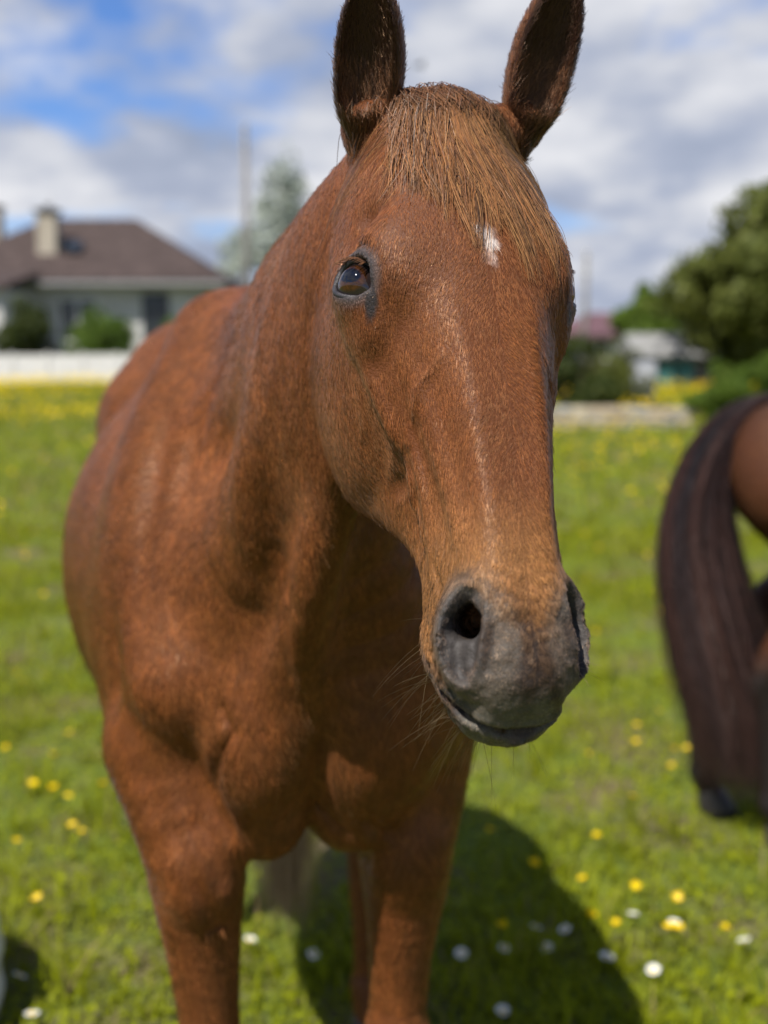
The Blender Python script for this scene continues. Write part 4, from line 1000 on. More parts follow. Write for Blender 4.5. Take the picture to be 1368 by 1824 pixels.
# ------------------------------------------------------------------ flowers
STEM = material("flower_stem", (.07, .12, .02), .6, .2)
WHITE_PETAL = leaf_material("daisy_petal", [(0, (.78, .78, .74)), (1, (.85, .85, .82))], .25); YELLOW_CORE = material("daisy_heart", (.75, .50, .03), .8, .1)
YELLOW_PETAL = leaf_material("buttercup_petal", [(0, (.72, .50, .005)), (1, (.85, .62, .01))], .25, .25)
def stem_mesh(h, bend):
    bm = bmesh.new(); rings = []
    for i in range(4):
        t = i / 3; rings.append([bm.verts.new((.0009 * math.cos(a) + bend * t * t, .0009 * math.sin(a), h * t)) for a in (0, 2.09, 4.19)])
    for a, b in zip(rings[:-1], rings[1:]):
        for i in range(3): bm.faces.new((a[i], a[(i + 1) % 3], b[(i + 1) % 3], b[i]))
    me = bpy.data.meshes.new("stem"); bm.to_mesh(me); bm.free(); me.materials.append(STEM); return me
def petal_mesh(n, r, w, cup, mat, layers=1):
    V, F = [], []
    for l in range(layers):
        for i in range(n):
            a = 2 * math.pi * (i + .5 * l) / n + RNG.normal(0, .06); d = np.array([math.cos(a), math.sin(a), 0]); s = np.array([-d[1], d[0], 0]); k = len(V); rr = r * RNG.uniform(.9, 1.08)
            for t, ww in ((.15, .35), (.6, 1), (.92, .75), (1.0, .25)):
                z = cup * r * t * t + RNG.normal(0, .02) * r + l * .0008
                V += [d * rr * t + s * w * ww / 2 + np.array([0, 0, z]), d * rr * t - s * w * ww / 2 + np.array([0, 0, z])]
            for j in range(3): F.append((k + 2 * j, k + 2 * j + 1, k + 2 * j + 3, k + 2 * j + 2))
    me = bpy.data.meshes.new("petals"); me.from_pydata([tuple(v) for v in V], [], F); me.materials.append(mat)
    at = me.attributes.new('tone', 'FLOAT', 'POINT'); at.data.foreach_set('value', RNG.random(len(V)).astype(np.float32)); return me
def core_mesh(r):
    bm = bmesh.new(); bmesh.ops.create_icosphere(bm, subdivisions=2, radius=r); bmesh.ops.scale(bm, vec=(1, 1, .55), verts=bm.verts); me = bpy.data.meshes.new("heart"); bm.to_mesh(me); bm.free(); me.materials.append(YELLOW_CORE); return me
def build_flowers():
    D_P = [petal_mesh(16, .0165, .0046, c, WHITE_PETAL, 2) for c in (.12, .3, .45)]; D_C = core_mesh(.0058)
    B_P = [petal_mesh(5, .0135, .0135, c, YELLOW_PETAL) for c in (.45, .7, .9)]; B_C = core_mesh(.0032)
    S = [stem_mesh(1.0, b) for b in (.05, .18, -.12)]
    def flower(name, label, cat, group, p, h, petals, core, size):
        o = empty(name, (p[0], p[1], float(ground_z(p[0:1], p[1:2])[0]) - .004), RNG.random() * 6.28); tag(o, label, cat, group); k = RNG.integers(0, 3)
        st = link(bpy.data.objects.new("stem", S[k]), o); st.scale = (h, 1, h)
        b = (.05, .18, -.12)[k] * h; tilt = (RNG.normal(.12, .2), RNG.normal(0, .2), 0)
        pe = link(bpy.data.objects.new("petals", petals[RNG.integers(0, 3)]), o); pe.location = (b, 0, h); pe.rotation_euler = tilt; pe.scale = (size,) * 3
        co = link(bpy.data.objects.new("heart", core), o); co.location = (b, 0, h + .002); co.rotation_euler = tilt; co.scale = (size,) * 3
    for px, py in ((440, 1692), (553, 1725), (815, 1716), (905, 1708), (955, 1665), (1005, 1662), (978, 1698), (1076, 1721), (1128, 1645), (1159, 1740), (1201, 1665), (897, 1816), (35, 1745), (60, 1820), (1330, 1690)):
        flower("daisy", "white daisy with a yellow heart standing in the short grass", "daisy", "daisies in the near grass", ground_at(px, py + 14), RNG.uniform(.035, .06), D_P, D_C, RNG.uniform(.95, 1.15))
    spots = [(1050, 1650), (1086, 1664), (952, 1580), (1030, 1586), (1120, 1602), (1204, 1618), (1186, 1704), (1281, 1688), (895, 1675), (1196, 1680), (1130, 1310), (1135, 1345), (1220, 1350), (1195, 1380), (1050, 1370), (865, 1495), (1060, 1530), (75, 1636), (105, 1442), (132, 1455), (150, 1518), (248, 1524), (134, 1500), (40, 1538), (98, 1362), (50, 1425), (10, 1340), (190, 1410), (35, 1230), (230, 1190)]
    for px, py in spots:
        flower("buttercup", "yellow buttercup on a thin stem in the near grass", "buttercup", "buttercups in the near grass", ground_at(px, py + 26), RNG.uniform(.07, .13), B_P, B_C, RNG.uniform(.95, 1.25))
    x, y = scatter(120, 3.4, 9, 1.2, .6)
    for px, py in zip(x, y):
        flower("buttercup", "yellow buttercup on a thin stem in the near grass", "buttercup", "buttercups in the near grass", np.array([px, py]), RNG.uniform(.07, .15), B_P, B_C, RNG.uniform(.95, 1.25))
    # beyond, the flowers run together into yellow drifts
    n = 26000; y = 8.5 + 26 * RNG.random(n) ** .62; x = (RNG.random(n) * 2 - 1) * (y * .42 + 2)
    P = np.stack([x, y, np.zeros(n)], 1); k = RNG.random(n) < np.clip((fnoise(P * np.array([.5, 1, 1]), .35, 19, 3) - .38) * 2.6, .03, 1) * (.20 + .62 * sstep(12, 24, y)); x, y = x[k], y[k]; n = len(x)
    z = ground_z(x, y) + .09 + .10 * RNG.random(n) + .0025 * y; c = np.stack([x, y, z], 1); r = .013 + .0006 * y + .006 * RNG.random(n)
    up = unit(np.stack([RNG.normal(0, .35, n), RNG.normal(-.25, .35, n), np.ones(n)], 1)); a = unit(np.cross(up, np.array([1.0, .2, 0]))); b = np.cross(up, a)
    V = np.stack([c + r[:, None] * (math.cos(t) * a + math.sin(t) * b) + up * .004 for t in np.arange(5) * 2 * math.pi / 5] + [c - up * .004], 1); I = np.arange(n)[:, None] * 6
    T = np.concatenate([I + np.array([[i, (i + 1) % 5, 5]]) for i in range(5)])
    o = mesh_arrays("buttercup_drift", V.reshape(-1, 3), T, YELLOW_PETAL, smooth=False); add_tone(o, np.repeat(RNG.random(n), 6)); tag(o, "drifts of yellow buttercups far across the meadow", None, None, "stuff")
build_flowers()

# ------------------------------------------------------------------ the bay horse grazing beside
def build_bay():
    O = np.array([1.40, 3.50, 0.0]); ang = math.radians(-10); Fd = np.array([math.cos(ang), math.sin(ang), 0]); Ld = np.array([-Fd[1], Fd[0], 0]); M = np.stack([Fd, Ld, np.array([0, 0, 1.0])])
    root = empty("horse", tuple(O)); tag(root, "bay horse with long black tail, seen from behind its hindquarters", "horse"); bpy.context.view_layer.update()
    def part(o): o.parent = root; o.matrix_parent_inverse = root.matrix_world.inverted(); return o
    def loc(P): return ((np.asarray(P) - O) @ M.T).astype(F32)
    def w(q): return O + np.asarray(q) @ M
    def sdf(P):
        q = loc(P); m = q.copy(); m[:, 1] = np.abs(q[:, 1])
        f = ell(q, (.62, 0, 1.10), (.62, .31, .33)); f = smin(f, ell(m, (.02, .09, 1.22), (.33, .20, .27)), .10)
        f = smin(f, cone(q, (.05, 0, 1.36), (1.0, 0, 1.36), .12, .10), .12)
        f = smin(f, ell(q, (1.15, 0, 1.10), (.25, .22, .30)), .10)
        for s, k in ((-1, 0.0), (1, 1.0)):
            f = smin(f, chain(q, [((-.10, s * .13, 1.15), .185), ((.06, s * .15, .90), .135), ((-.10 - k * .10, s * .12, .68), .078), ((-.19 - k * .17, s * .115, .545), .056), ((-.17 - k * .19, s * .115, .46), .046), ((-.15 - k * .19, s * .115, .20), .035), ((-.145 - k * .19, s * .115, .14), .043), ((-.115 - k * .19, s * .115, .08), .036)]), .05)
            f = smin(f, chain(q, [((1.20, s * .15, 1.0), .12), ((1.18, s * .14, .80), .08), ((1.18, s * .13, .50), .05), ((1.18, s * .13, .42), .045), ((1.20, s * .13, .18), .034), ((1.20, s * .13, .14), .042), ((1.23, s * .13, .08), .036)]), .04)
        f = smin(f, chain(q, [((1.15, 0, 1.20), .20), ((1.50, 0, 1.10), .13), ((1.78, 0, .78), .095)]), .08)
        f = smin(f, chain(q, [((1.78, 0, .80), .085), ((1.84, 0, .56), .085), ((1.86, 0, .36), .055), ((1.84, 0, .22), .058)]), .04)
        f = smin(f, cone(q, (-.22, 0, 1.36), (-.34, 0, 1.28), .045, .03), .05)
        f = f + stroke(m, [(-.25, .10, 1.20), (-.20, .17, 1.02), (-.10, .20, .85)], .03, .016) + stroke(m, [(.02, .27, 1.30), (.0, .28, 1.10), (.02, .25, .95)], .05, .012)
        return f + .003 * (vnoise(P, 9, 77).astype(F32) - .5)
    lo = w((-.5, -.5, 0)); pts = np.array([w((a, b, 0)) for a in (-.5, 2.1) for b in (-.5, .5)])
    V, T, Nn = surface(sdf, (pts[:, 0].min(), pts[:, 1].min(), -.02), (pts[:, 0].max(), pts[:, 1].max(), 1.62), .016, lambda Q: np.full(len(Q), .016), passes=0)
    sk = coat_material("bay_coat", False); body = part(mesh_arrays("body", V, T, sk)); q = loc(V).astype(float)
    n1 = fnoise(V, 4, 51, 3); col = np.tile(np.array([.060, .020, .008]), (len(V), 1)) * (.7 + .6 * n1)[:, None]
    col = mixc(col, (.055, .024, .014), sstep(1.30, 1.45, q[:, 2]) * .7); col = mixc(col, (.012, .010, .010), sstep(.72, .55, q[:, 2] + .06 * (n1 - .5)) * (q[:, 0] < 1.6))
    at = body.data.attributes.new('coat', 'FLOAT_COLOR', 'POINT'); at.data.foreach_set('color', np.concatenate([col, np.ones((len(V), 1))], 1).astype(np.float32).ravel())
    def bay_colour(P, N_=None):
        q = loc(P).astype(float); n1 = fnoise(P, 4, 51, 3); c = np.tile(np.array([.080, .026, .009]), (len(P), 1)) * (.6 + .8 * n1)[:, None]
        c = mixc(c, (.040, .019, .012), sstep(1.26, 1.44, q[:, 2]) * .8); return mixc(c, (.012, .010, .010), sstep(.76, .56, q[:, 2] + .06 * (n1 - .5)) * (q[:, 0] < 1.6))
    part(grow_coat(V, T, Nn, 70000, coat_material('bay_hair', True), None, 'coat', bay_colour))
    for s in (-1, 1):
        E = np.array([1.74, s * .05, .88]); V2, F2 = [], []
        for i in range(6):
            t = i / 5; r = .028 * math.sin(math.pi * (.25 + .75 * t)) + .001
            for k in range(8): a = 2 * math.pi * k / 8; V2.append(w(E + np.array([.06 * t + r * math.cos(a) * .5, s * (.03 * t) + r * math.sin(a), .13 * t])))
        for i in range(5):
            for k in range(8): F2.append((i * 8 + k, i * 8 + (k + 1) % 8, (i + 1) * 8 + (k + 1) % 8, (i + 1) * 8 + k))
        part(mesh_object("ear", V2, F2, material("bay_ear", (.08, .03, .015), .7)))
    hm = material("dark_horn", (.03, .027, .025), .45, .4)
    for a, b in ((-.275, .115), (-.085, -.115), (1.26, .13), (1.26, -.13)):
        V2, F2 = [], []
        for r, z, sh in ((.062, 0, 0), (.058, .03, -.008), (.047, .07, -.02), (.038, .09, -.028)):
            for k in range(16): t = 2 * math.pi * k / 16; V2.append(w((a + r * math.cos(t) * 1.1 + sh, b + r * math.sin(t), z)))
        for i in range(3):
            for k in range(16): F2.append((i * 16 + k, i * 16 + (k + 1) % 16, (i + 1) * 16 + (k + 1) % 16, (i + 1) * 16 + k))
        F2 += [tuple(range(16))[::-1], tuple(range(48, 64))]; part(mesh_object("hoof", V2, F2, hm))
    hair = strand_material("black_tail_hair", .03, (.4, .38, .42)); hair.node_tree.nodes["Principled BSDF"].inputs["Specular IOR Level"].default_value = .12; n = 13000
    th = RNG.random(n) * 6.283; r0 = np.sqrt(RNG.random(n)); ts = np.linspace(0, 1, 14); X = np.zeros((n, 14, 3)); start = RNG.random(n) ** 1.3 * .30
    endz = .05 + .62 * RNG.random(n) ** 1.5
    P0 = np.array([-.20, 0, 1.43])
    path = np.array([[-.14, 0, 1.44], [-.25, 0, 1.405], [-.34, .0, 1.30], [-.395, -.01, 1.12], [-.395, -.02, .95], [-.355, -.03, .75], [-.295, -.03, .55], [-.235, -.02, .35], [-.19, -.02, .03]])
    wid = np.array([.030, .050, .075, .100, .125, .150, .165, .165, .140])
    for i, t in enumerate(ts):
        u = start + (1 - start) * t; zt = u * (len(path) - 1) * np.clip((1.44 - endz) / 1.34, .3, 1.0)
        c = catmull(zt, np.arange(9), path); ww = catmull(zt, np.arange(9), wid[:, None])[:, 0]
        X[:, i] = c; X[:, i, 0] += np.cos(th) * r0 * ww * .95; X[:, i, 1] += np.sin(th) * r0 * ww * .75
    X += np.sin(ts[None, :, None] * (3 + 4 * RNG.random((n, 1, 1))) + RNG.random((n, 1, 3)) * 6) * .009 + RNG.normal(0, .042, (n, 1, 3)) * (ts ** 2)[None, :, None] * np.array([1, 1, .3])
    tg = np.minimum((th / 6.2832 * 26).astype(int), 25) * 4 + np.minimum((r0 * 4).astype(int), 3); X = clump(X, tg, np.full(n, .55), RNG)
    Xw = w(X.reshape(-1, 3)).reshape(n, 14, 3)
    hc = np.array([.014, .013, .017]) * (.3 + 1.2 * RNG.random((n, 1))) * (.35 + 1.3 * RNG.random((110, 1)))[tg]; red = RNG.random(110)[tg] + .25 * RNG.random(n) < .50; hc[red] = np.array([.050, .020, .016]) * (.5 + RNG.random((red.sum(), 1)))
    tw = (ts[None, :, None] ** 1.5) * (.4 + .6 * RNG.random((n, 1, 1))); hc = hc[:, None] * (1 - tw) + np.array([.060, .028, .019]) * (.4 + RNG.random((n, 1, 1))) * tw
    nn = np.stack([np.cos(th), np.sin(th), np.full(n, .15)], 1) @ M
    part(hair_object("tail", Xw, np.array([.0006] * 11 + [.0005, .0003, .0001]), hc, unit(nn + RNG.normal(0, .45, (n, 3))), hair, None))
build_bay()

# ------------------------------------------------------------------ white barrel at the side of the meadow
def build_barrel():
    root = empty("barrel", (-1.200, 2.45, -.005)); root.scale = (.74, .74, .74); tag(root, "white plastic barrel with rounded shoulders standing in the grass", "barrel")
    wm = material("white_plastic", (.62, .64, .66), .35, .5, .12, 6); prof = [(.02, 0), (.355, 0), (.378, .012), (.382, .06), (.390, .075), (.382, .09), (.384, .20), (.394, .215), (.384, .23), (.382, .30), (.372, .345), (.345, .385), (.30, .405), (.20, .413), (.02, .415)]
    V, F = [], []; n = 48
    for r, z in prof: V += [(r * math.cos(2 * math.pi * k / n), r * math.sin(2 * math.pi * k / n), z) for k in range(n)]
    for i in range(len(prof) - 1): F += [(i * n + k, i * n + (k + 1) % n, (i + 1) * n + (k + 1) % n, (i + 1) * n + k) for k in range(n)]
    F += [tuple(range(n))[::-1], tuple(range((len(prof) - 1) * n, len(prof) * n))]
    mesh_object("body", V, F, wm, root)
    dm = material("black_cap_plastic", (.03, .03, .035), .5, .4)
    for x in (-.16, .16):
        V, F = [], []
        for r, z in ((.045, .405), (.045, .432), (.040, .438), (.005, .438)): V += [(x + r * math.cos(2 * math.pi * k / 20), r * math.sin(2 * math.pi * k / 20), z) for k in range(20)]
        for i in range(3): F += [(i * 20 + k, i * 20 + (k + 1) % 20, (i + 1) * 20 + (k + 1) % 20, (i + 1) * 20 + k) for k in range(20)]
        mesh_object("bung", V, F, dm, root)
build_barrel()

# ------------------------------------------------------------------ trees, shrubs
BARK = material("bark", (.10, .075, .05), .9, .1, .4, 6, .6, 12)
def crown_mesh(name, blobs, n, size, mat, parent, seed, fill=.55):
    """leaf-sized faces through the volume of several overlapping lumps"""
    rg = np.random.default_rng(seed); vol = np.array([b[3] * b[4] * b[5] for b in blobs]); k = rg.choice(len(blobs), n, p=vol / vol.sum()); B = np.array(blobs)[k]
    d = unit(rg.normal(0, 1, (n, 3))); r = (fill + (1 - fill) * rg.random(n)) ** .8; P = B[:, :3] + d * r[:, None] * B[:, 3:6]
    keep = fnoise(P, 1.6 / max(size * 8, .2), seed, 2) > .36; P, d = P[keep], d[keep]; n = len(P)
    nr = unit(d + rg.normal(0, .6, (n, 3))); a = unit(np.cross(nr, rg.normal(0, 1, (n, 3)))); b = np.cross(nr, a); s = size * (.6 + .8 * rg.random(n))[:, None]
    V = np.stack([P - a * s, P + b * s * .55, P + a * s, P - b * s * .55], 1).reshape(-1, 3)
    o = mesh_arrays(name, V, np.arange(n * 4).reshape(n, 4), mat, parent, smooth=False); add_tone(o, np.repeat(np.clip(.5 * fnoise(P, .8, seed + 3, 2) + .5 * rg.random(n), 0, 1), 4)); return o
def limb(pts, r, parent, name="trunk"):
    pts = np.array(pts, float); P = catmull(np.linspace(0, len(pts) - 1, 4 * len(pts)), np.arange(len(pts)), pts); return tube_mesh(name, P, np.linspace(r[0], r[1], len(P)), BARK, parent, 10)
def tree(name, label, cat, x, y, h, w, mat, n=9000, leaf=.14, trunk=True, seed=1, group=None, lumps=9, low=.25, fat=1.0):
    z = float(ground_z(np.array([x]), np.array([y]))[0]); o = empty(name, (x, y, z)); tag(o, label, cat, group); rg = np.random.default_rng(seed); bl = []
    for i in range(lumps):
        t = low + (1 - low) * (i + .5) / lumps; rr = w / 2 * math.sin(math.pi * min(.97, .22 + .70 * (t - low) / (1 - low))) ; a = rg.random() * 6.28; q = rg.random() ** .5 * .55
        bl.append((rr * q * math.cos(a), rr * q * math.sin(a), h * t * .93, fat * rr * rg.uniform(.55, .85), fat * rr * rg.uniform(.55, .85), fat ** 2 * h / lumps * rg.uniform(1.0, 1.8)))
    if trunk:
        limb([(0, 0, -.1), (.03 * w, 0, h * .3), (0, .02 * w, h * .8)], (h * .022, h * .006), o)
        for b in bl[::2]: limb([(0.02 * w, 0, max(.1 * h, b[2] - .25 * h)), (b[0] * .5, b[1] * .5, b[2] - .08 * h), (b[0], b[1], b[2])], (h * .010, h * .003), o, "limb")
    else:
        for i in range(5): a = i * 1.256; limb([(0.05 * w * math.cos(a), .05 * w * math.sin(a), -.05), (.15 * w * math.cos(a), .15 * w * math.sin(a), h * .4), (.25 * w * math.cos(a), .25 * w * math.sin(a), h * .75)], (.03, .008), o, "stem")
    crown_mesh("crown", bl, n, leaf, mat, o, seed); return o
LEAF_DARK = leaf_material("dark_leaves", [(0, (.020, .032, .008)), (.6, (.045, .060, .013)), (1, (.075, .085, .022))], .25)
LEAF_OLIVE = leaf_material("olive_leaves", [(0, (.040, .055, .012)), (.5, (.090, .105, .022)), (1, (.140, .150, .036))], .28)
LEAF_GREEN = leaf_material("fresh_leaves", [(0, (.045, .085, .012)), (.6, (.085, .135, .018)), (1, (.13, .17, .03))], .35)
LEAF_HAZED = leaf_material("hazed_leaves", [(0, (.30, .34, .30)), (1, (.42, .45, .40))], .35)  # haze over the far poplar painted into the pale leaf colour
def at_depth(px, py, y): p = from_pixel(px, py, y); return p
def build_trees():
    tree("tree", "big dark olive tree towering beside the grey barn", "tree", 12.2, 30, 6.0, 8.0, LEAF_OLIVE, 52000, .17, seed=3, lumps=14, low=.06, fat=1.35)
    tree("tree", "smaller dark tree leaning on the big olive tree's flank", "tree", 13.4, 28, 4.6, 5.2, LEAF_DARK, 9000, .12, seed=4, lumps=10, low=.1)
    tree("tree", "young bright green tree behind the grey barn", "tree", 8.3, 36, 2.9, 2.4, LEAF_GREEN, 7000, .12, seed=5, lumps=8)
    tree("tree", "yellowish green tree between barn and purple roofed cottage", "tree", 10.6, 44, 3.1, 4.2, LEAF_OLIVE, 6000, .13, seed=6, lumps=8)
    tree("tree", "wispy grey sapling standing alone before the cloud bank", "tree", 10.3, 40, 3.9, 1.7, LEAF_HAZED, 1500, .08, seed=16, lumps=6)
    tree("tree", "tall poplar with painted haze rising behind the tiled house", "tree", -8.6, 100, 18.0, 10.0, LEAF_HAZED, 5000, .34, seed=7, lumps=12, low=.15)
    tree("shrub", "dense dark rounded shrub before the tiled house", "shrub", -10.6, 33.6, 2.5, 2.6, LEAF_DARK, 7000, .07, False, 8, None, 7, .05)
    tree("shrub", "fresh green rounded shrub next to the dark one by the house", "shrub", -8.35, 33.4, 2.15, 2.9, LEAF_GREEN, 7000, .07, False, 9, None, 7, .05)
    tree("shrub", "low green shrub at the tiled house's corner", "shrub", -6.4, 34.2, 1.75, 1.9, LEAF_GREEN, 5000, .07, False, 10, None, 6, .05)
    tree("shrub", "leafy green shrub at the end of the low stone wall", "shrub", 5.65, 18.9, 1.15, 1.2, LEAF_GREEN, 6000, .045, False, 11, None, 6, .05)
    tree("shrub", "mossy shrub spreading below the big olive tree", "shrub", 7.4, 20.5, 1.5, 2.0, LEAF_GREEN, 6000, .05, False, 12, None, 6, .05)
    tree("shrub", "dark hedge bush behind the low stone wall", "shrub", 3.6, 21.5, 1.5, 2.0, LEAF_DARK, 6000, .05, False, 13, None, 6, .05)
    tree("shrub", "dull green bush beside the grey post", "shrub", 5.0, 23.5, 1.2, 1.8, LEAF_OLIVE, 5000, .05, False, 14, None, 6, .05)
build_trees()

# ------------------------------------------------------------------ houses, walls, poles
def box_mesh(name, x0, x1, y0, y1, z0, z1, mat, parent=None, bev=0.0):
    bm = bmesh.new(); bmesh.ops.create_cube(bm, size=1.0)
    for v in bm.verts: v.co = Vector(((x0 + x1) / 2 + v.co.x * (x1 - x0), (y0 + y1) / 2 + v.co.y * (y1 - y0), (z0 + z1) / 2 + v.co.z * (z1 - z0)))
    if bev: bmesh.ops.bevel(bm, geom=list(bm.edges), offset=bev, segments=2, affect='EDGES')
    me = bpy.data.meshes.new(name); bm.to_mesh(me); bm.free(); me.materials.append(mat); return link(bpy.data.objects.new(name, me), parent)
def window(parent, x0, x1, y, z0, z1, fm, gm, shut=None):
    """an opening in a wall facing the meadow: recessed glass, frame, bar and sill"""
    w_ = box_mesh("window", x0, x1, y - .02, y + .015, z0, z1, gm, parent)
    for a, b, c, d in ((x0 - .07, x0, z0 - .07, z1 + .07), (x1, x1 + .07, z0 - .07, z1 + .07), (x0, x1, z1, z1 + .07), (x0, x1, z0 - .07, z0), ((x0 + x1) / 2 - .03, (x0 + x1) / 2 + .03, z0, z1)): box_mesh("frame", a, b, y - .055, y - .021, c, d, fm, w_)
    box_mesh("sill", x0 - .12, x1 + .12, y - .12, y - .003, z0 - .13, z0 - .072, fm, w_)
    if shut:
        for a, b in ((x0 - .62, x0 - .09), (x1 + .09, x1 + .62)): box_mesh("shutter", a, b, y - .05, y - .004, z0 - .05, z1 + .05, shut, w_)
def hip_roof(name, x0, x1, y0, y1, z0, z1, inset, mat, parent, th=.16):
    ym = (y0 + y1) / 2; top = [(x0, y0, z0), (x1, y0, z0), (x1, y1, z0), (x0, y1, z0), (x0 + inset, ym, z1), (x1 - inset, ym, z1)]; bot = [(a, b, c - th) for a, b, c in top[:4]]
    return mesh_object(name, top + bot, [(0, 1, 5, 4), (1, 2, 5), (2, 3, 4, 5), (3, 0, 4), (0, 6, 7, 1), (1, 7, 8, 2), (2, 8, 9, 3), (3, 9, 6, 0), (6, 9, 8, 7)], mat, parent, False)
def build_buildings():
    plaster = material("pale_render", (.50, .495, .48), .9, .1, .14, 1.0, .1, 30); tile = material("brown_roof_tiles", (.052, .038, .035), .85, .15, .35, 3.0, .6, 9)
    cream = material("cream_chimney", (.36, .32, .26), .9, .1, .2, 3); white = material("white_trim", (.75, .75, .73), .5, .3); glass = material("window_glass", (.02, .025, .03), .08, .6)
    dark = material("dark_lead", (.05, .052, .06), .6, .3); grey = material("grey_gutter", (.25, .25, .26), .5, .4)
    o = empty("house", (-10.6, 44, .5)); tag(o, "single storey white house with brown tiled hip roof and cream chimney", "house")
    X0, X1, Y0, Y1, E, R = -6.2, 5.05, -4.0, 4.0, 3.30, 5.75
    box_mesh("wall", X0 + .5, X1 - .5, Y0 + .5, Y1 - .5, -.3, E - .05, plaster, o)
    rf = hip_roof("roof", X0, X1, Y0, Y1, E, R, 3.9, tile, o)
    ch = box_mesh("chimney", -1.95, -1.25, -2.45, -1.75, 3.6, 5.75, cream, rf, .02); box_mesh("chimney_cap", -2.03, -1.17, -2.53, -1.67, 5.75, 5.85, dark, ch); tube_mesh("chimney_pot", [(-1.6, -2.1, 5.84), (-1.6, -2.1, 6.05)], .12, dark, ch)
    ch2 = box_mesh("chimney", -4.55, -4.0, -.3, .35, 4.6, 6.15, cream, rf, .02); box_mesh("chimney_cap", -4.62, -3.93, -.37, .42, 6.15, 6.25, dark, ch2)
    tube_mesh("aerial", [(-1.9, -.5, 5.4), (-1.9, -.5, 6.7)], .02, grey, rf)
    V = [(-.95, -2.55, 4.30), (-.35, -2.55, 4.30), (-.35, -1.95, 4.68), (-.95, -1.95, 4.68)]; V = [(a, b - .06, c + .09) for a, b, c in V]
    mesh_object("roof_window", V + [(a, b + .06, c - .12) for a, b, c in V], [(0, 1, 2, 3), (0, 4, 5, 1), (1, 5, 6, 2), (2, 6, 7, 3), (3, 7, 4, 0)], glass, rf, False)
    box_mesh("gutter", X0 - .05, X1 + .05, Y0 - .14, Y0 - .02, E - .22, E - .08, grey, o)
    sh = material("dark_shutter", (.045, .05, .05), .7, .2)
    for x0, x1, z0, z1 in ((2.1, 2.9, 1.2, 2.75), (-.9, .4, 1.2, 2.6), (-4.6, -3.4, 1.2, 2.6)): window(o, x0, x1, Y0 + .49, z0, z1, white if x0 < 2 else sh, glass, None)
    d = box_mesh("door", -2.6, -1.7, Y0 + .44, Y0 + .51, -.1, 2.2, material("brown_door", (.12, .06, .035), .6, .3, .2, 4), o); tube_mesh("handle", [(-1.82, Y0 + .42, 1.0), (-1.82, Y0 + .38, 1.0), (-1.92, Y0 + .38, 1.0)], .018, grey, d)
    # sunlit annexe at the end of the house
    a = empty("annexe", (-14.6, 38.5, .45)); tag(a, "small white outbuilding with flat eaves at the tiled house's end", "outbuilding")
    box_mesh("wall", -2.6, 2.2, -1.5, 1.8, -.3, 2.85, plaster, a); mesh_object("roof", [(-2.9, -1.8, 2.86), (2.5, -1.8, 2.86), (2.5, 2.1, 3.5), (-2.9, 2.1, 3.5), (-2.9, -1.8, 3.0), (2.5, -1.8, 3.0), (2.5, 2.1, 3.66), (-2.9, 2.1, 3.66)], [(3, 2, 1, 0), (4, 5, 6, 7), (0, 1, 5, 4), (1, 2, 6, 5), (2, 3, 7, 6), (3, 0, 4, 7)], tile, a, False)
    window(a, .3, 1.3, -1.51, 1.0, 2.1, white, glass)
    # cottage and barn on the other side
    pur = material("plum_tiles", (.105, .060, .070), .85, .1, .3, 3, .5, 9)
    c = empty("cottage", (10.2, 52, .45)); tag(c, "distant low cottage with plum coloured roof", "cottage")
    box_mesh("wall", -2.3, 2.3, -2.0, 2.0, -.3, 1.45, plaster, c); hip_roof("roof", -2.8, 2.8, -2.5, 2.5, 1.5, 2.5, 1.9, pur, c); box_mesh("chimney", .8, 1.2, -.2, .2, 2.0, 2.8, cream, c); window(c, -1.2, -.3, -2.01, .5, 1.2, white, glass); window(c, .6, 1.5, -2.01, .5, 1.2, white, glass)
    b = empty("barn", (8.0, 31, .4)); b.scale = (.8, .8, .72); tag(b, "small grey roofed barn with teal double doors", "barn")
    sheet = material("grey_sheet_roof", (.20, .20, .195), .7, .2, .15, 5); wood = material("weathered_boards", (.20, .18, .15), .9, .1, .3, 4); teal = material("teal_paint", (.05, .16, .155), .6, .3, .15, 6)
    box_mesh("wall", -1.5, 1.5, -1.2, 1.6, -.3, 1.25, wood, b); mesh_object("roof", [(-1.75, -1.5, 1.2), (1.75, -1.5, 1.2), (1.75, .2, 2.0), (-1.75, .2, 2.0), (1.75, 1.9, 1.2), (-1.75, 1.9, 1.2), (-1.75, -1.5, 1.12), (1.75, -1.5, 1.12), (1.75, 1.9, 1.12), (-1.75, 1.9, 1.12)], [(0, 1, 2, 3), (3, 2, 4, 5), (0, 6, 7, 1), (1, 7, 8, 4, 2), (4, 8, 9, 5), (5, 9, 6, 0, 3), (9, 8, 7, 6)], sheet, b, False)
    for x in (-.92, -.30): box_mesh("door", x, x + .58, -1.26, -1.205, .1, 1.0, teal, b)
    box_mesh("gable_door", .55, 1.25, -1.25, -1.204, -.1, 1.0, dark, b)
    # white fence before the house: panels and posts
    f = empty("panel_fence", (-9.9, 31.5, .42)); tag(f, "low white panel fence at the meadow's edge before the house", "fence"); wp = material("white_fence_paint", (.58, .57, .56), .7, .2, .10, 5)
    for i in range(1, 6):
        x = -2.4 + i * .98; g = float(ground_z(np.array([x - 9.9]), np.array([31.5]))[0]) - .42
        box_mesh("panel", x + .055, x + .925, -.02, .02, g + .03, g + .80, wp, f, .005)
        box_mesh("post", x - .05, x + .05, -.05, .05, g - .2, g + .86, wp, f, .005)
    box_mesh("post", 3.43, 3.53, -.05, .05, -.25, .86, wp, f, .005)
    # low stone wall on the other side
    s = empty("stone_wall", (4.15, 19.2, 0)); tag(s, "low beige dry stone wall running along the meadow", "wall")
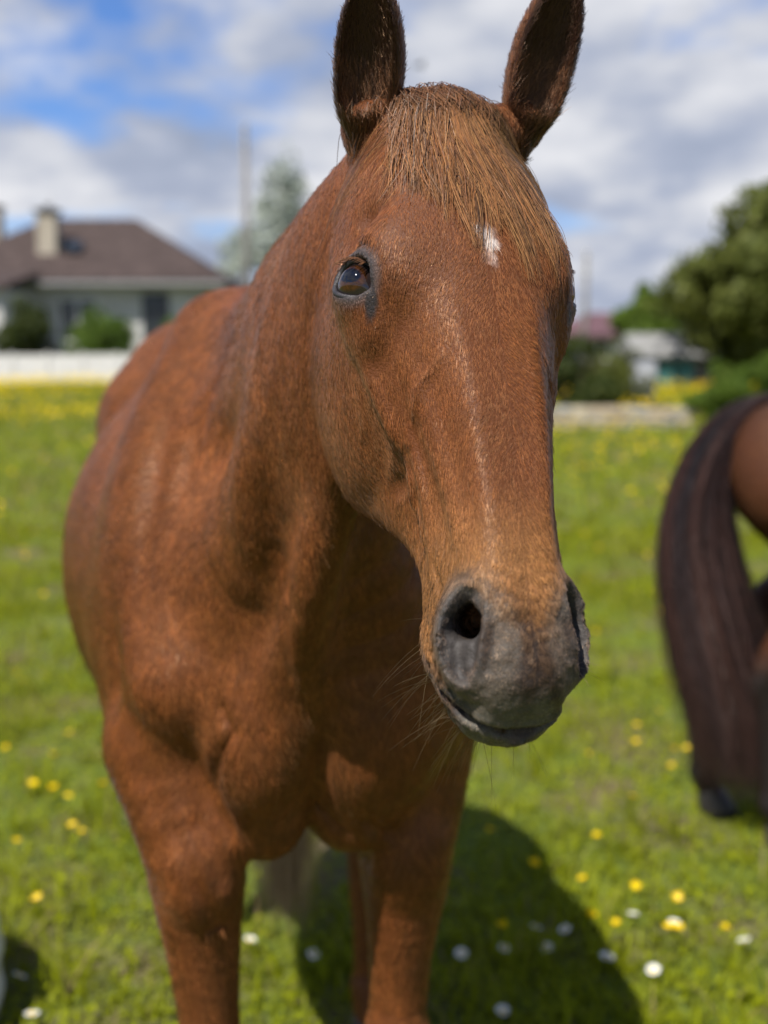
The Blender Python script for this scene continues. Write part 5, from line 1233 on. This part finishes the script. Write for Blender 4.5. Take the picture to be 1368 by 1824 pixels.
    stm = [material("beige_stone_%s" % n, c, .95, .1, .25, 9, .4, 25) for n, c in (("light", (.46, .40, .30)), ("warm", (.40, .33, .24)), ("grey", (.36, .34, .30)))]
    for r in range(3):
        x = -1.9
        while x < 1.0:
            L_ = RNG.uniform(.18, .36); zb = float(ground_z(np.array([4.15 + x]), np.array([19.2]))[0]) - .05 + r * .135
            st = box_mesh("stone", x, x + L_ - .012, -.15 - RNG.random() * .03, .16, zb, zb + .128, stm[RNG.integers(0, 3)], s, .018); x += L_
    # utility poles
    wood2 = material("pole_wood", (.20, .19, .18), .85, .15, .2, 3, .3, 15); por = material("porcelain", (.5, .48, .45), .3, .5)
    for x, y, h, r, lab in ((-4.72, 39.5, 8.4, .14, "tall grey utility pole beside the tiled house"), (6.35, 36, 4.0, .10, "short thin pole beyond the low stone wall")):
        z = float(ground_z(np.array([x]), np.array([y]))[0]); p = empty("utility_pole", (x, y, z)); tag(p, lab, "pole"); tube_mesh("post", [(0, 0, -.3), (0, 0, h * .5), (0, 0, h)], np.array([r, r * .88, r * .7]), wood2, p, 14)
        for dz in (.15, .45, .75): tube_mesh("insulator", [(0, -r * .7, h - dz), (0, -r - .10, h - dz), (0, -r - .12, h - dz + .10)], np.array([.02, .04, .025]), por, p, 10)
    g = empty("meter_cabinet", (5.35, 23.4, float(ground_z(np.array([5.35]), np.array([23.4]))[0]))); tag(g, "pale grey meter cabinet behind the low stone wall", "cabinet"); gm = material("pale_grey_steel", (.42, .43, .46), .5, .4, .08, 4)
    box_mesh("body", -.24, .24, -.15, .15, 0, 1.0, gm, g, .01); box_mesh("door", -.20, .20, -.172, -.153, .08, .92, gm, g, .005); box_mesh("roof", -.28, .28, -.19, .19, 1.003, 1.04, dark, g, .005)
build_buildings()

def build_bird():
    o = empty("bird", tuple(at_depth(748, 118, 34))); tag(o, "small dark bird flying high before the clouds", "bird"); m = material("dark_feathers", (.03, .03, .035), .8)
    tube_mesh("body", [(-.16, 0, 0), (-.10, 0, .01), (0, 0, .015), (.10, 0, .02), (.16, 0, .02)], np.array([.006, .03, .042, .03, .01]), m, o, 8)
    for s in (-1, 1): mesh_object("wing", [(.06, 0, .03), (-.06, 0, .03), (.05, s * .20, .10), (-.05, s * .20, .09), (.02, s * .42, .06), (-.01, s * .40, .055), (.06, 0, .02), (-.06, 0, .02), (.05, s * .20, .092), (-.05, s * .20, .082)], [(0, 2, 3, 1), (2, 4, 5, 3), (6, 7, 9, 8), (0, 6, 8, 2), (1, 3, 9, 7)], m, o)
    o.rotation_euler = (0, .1, .4)
build_bird()
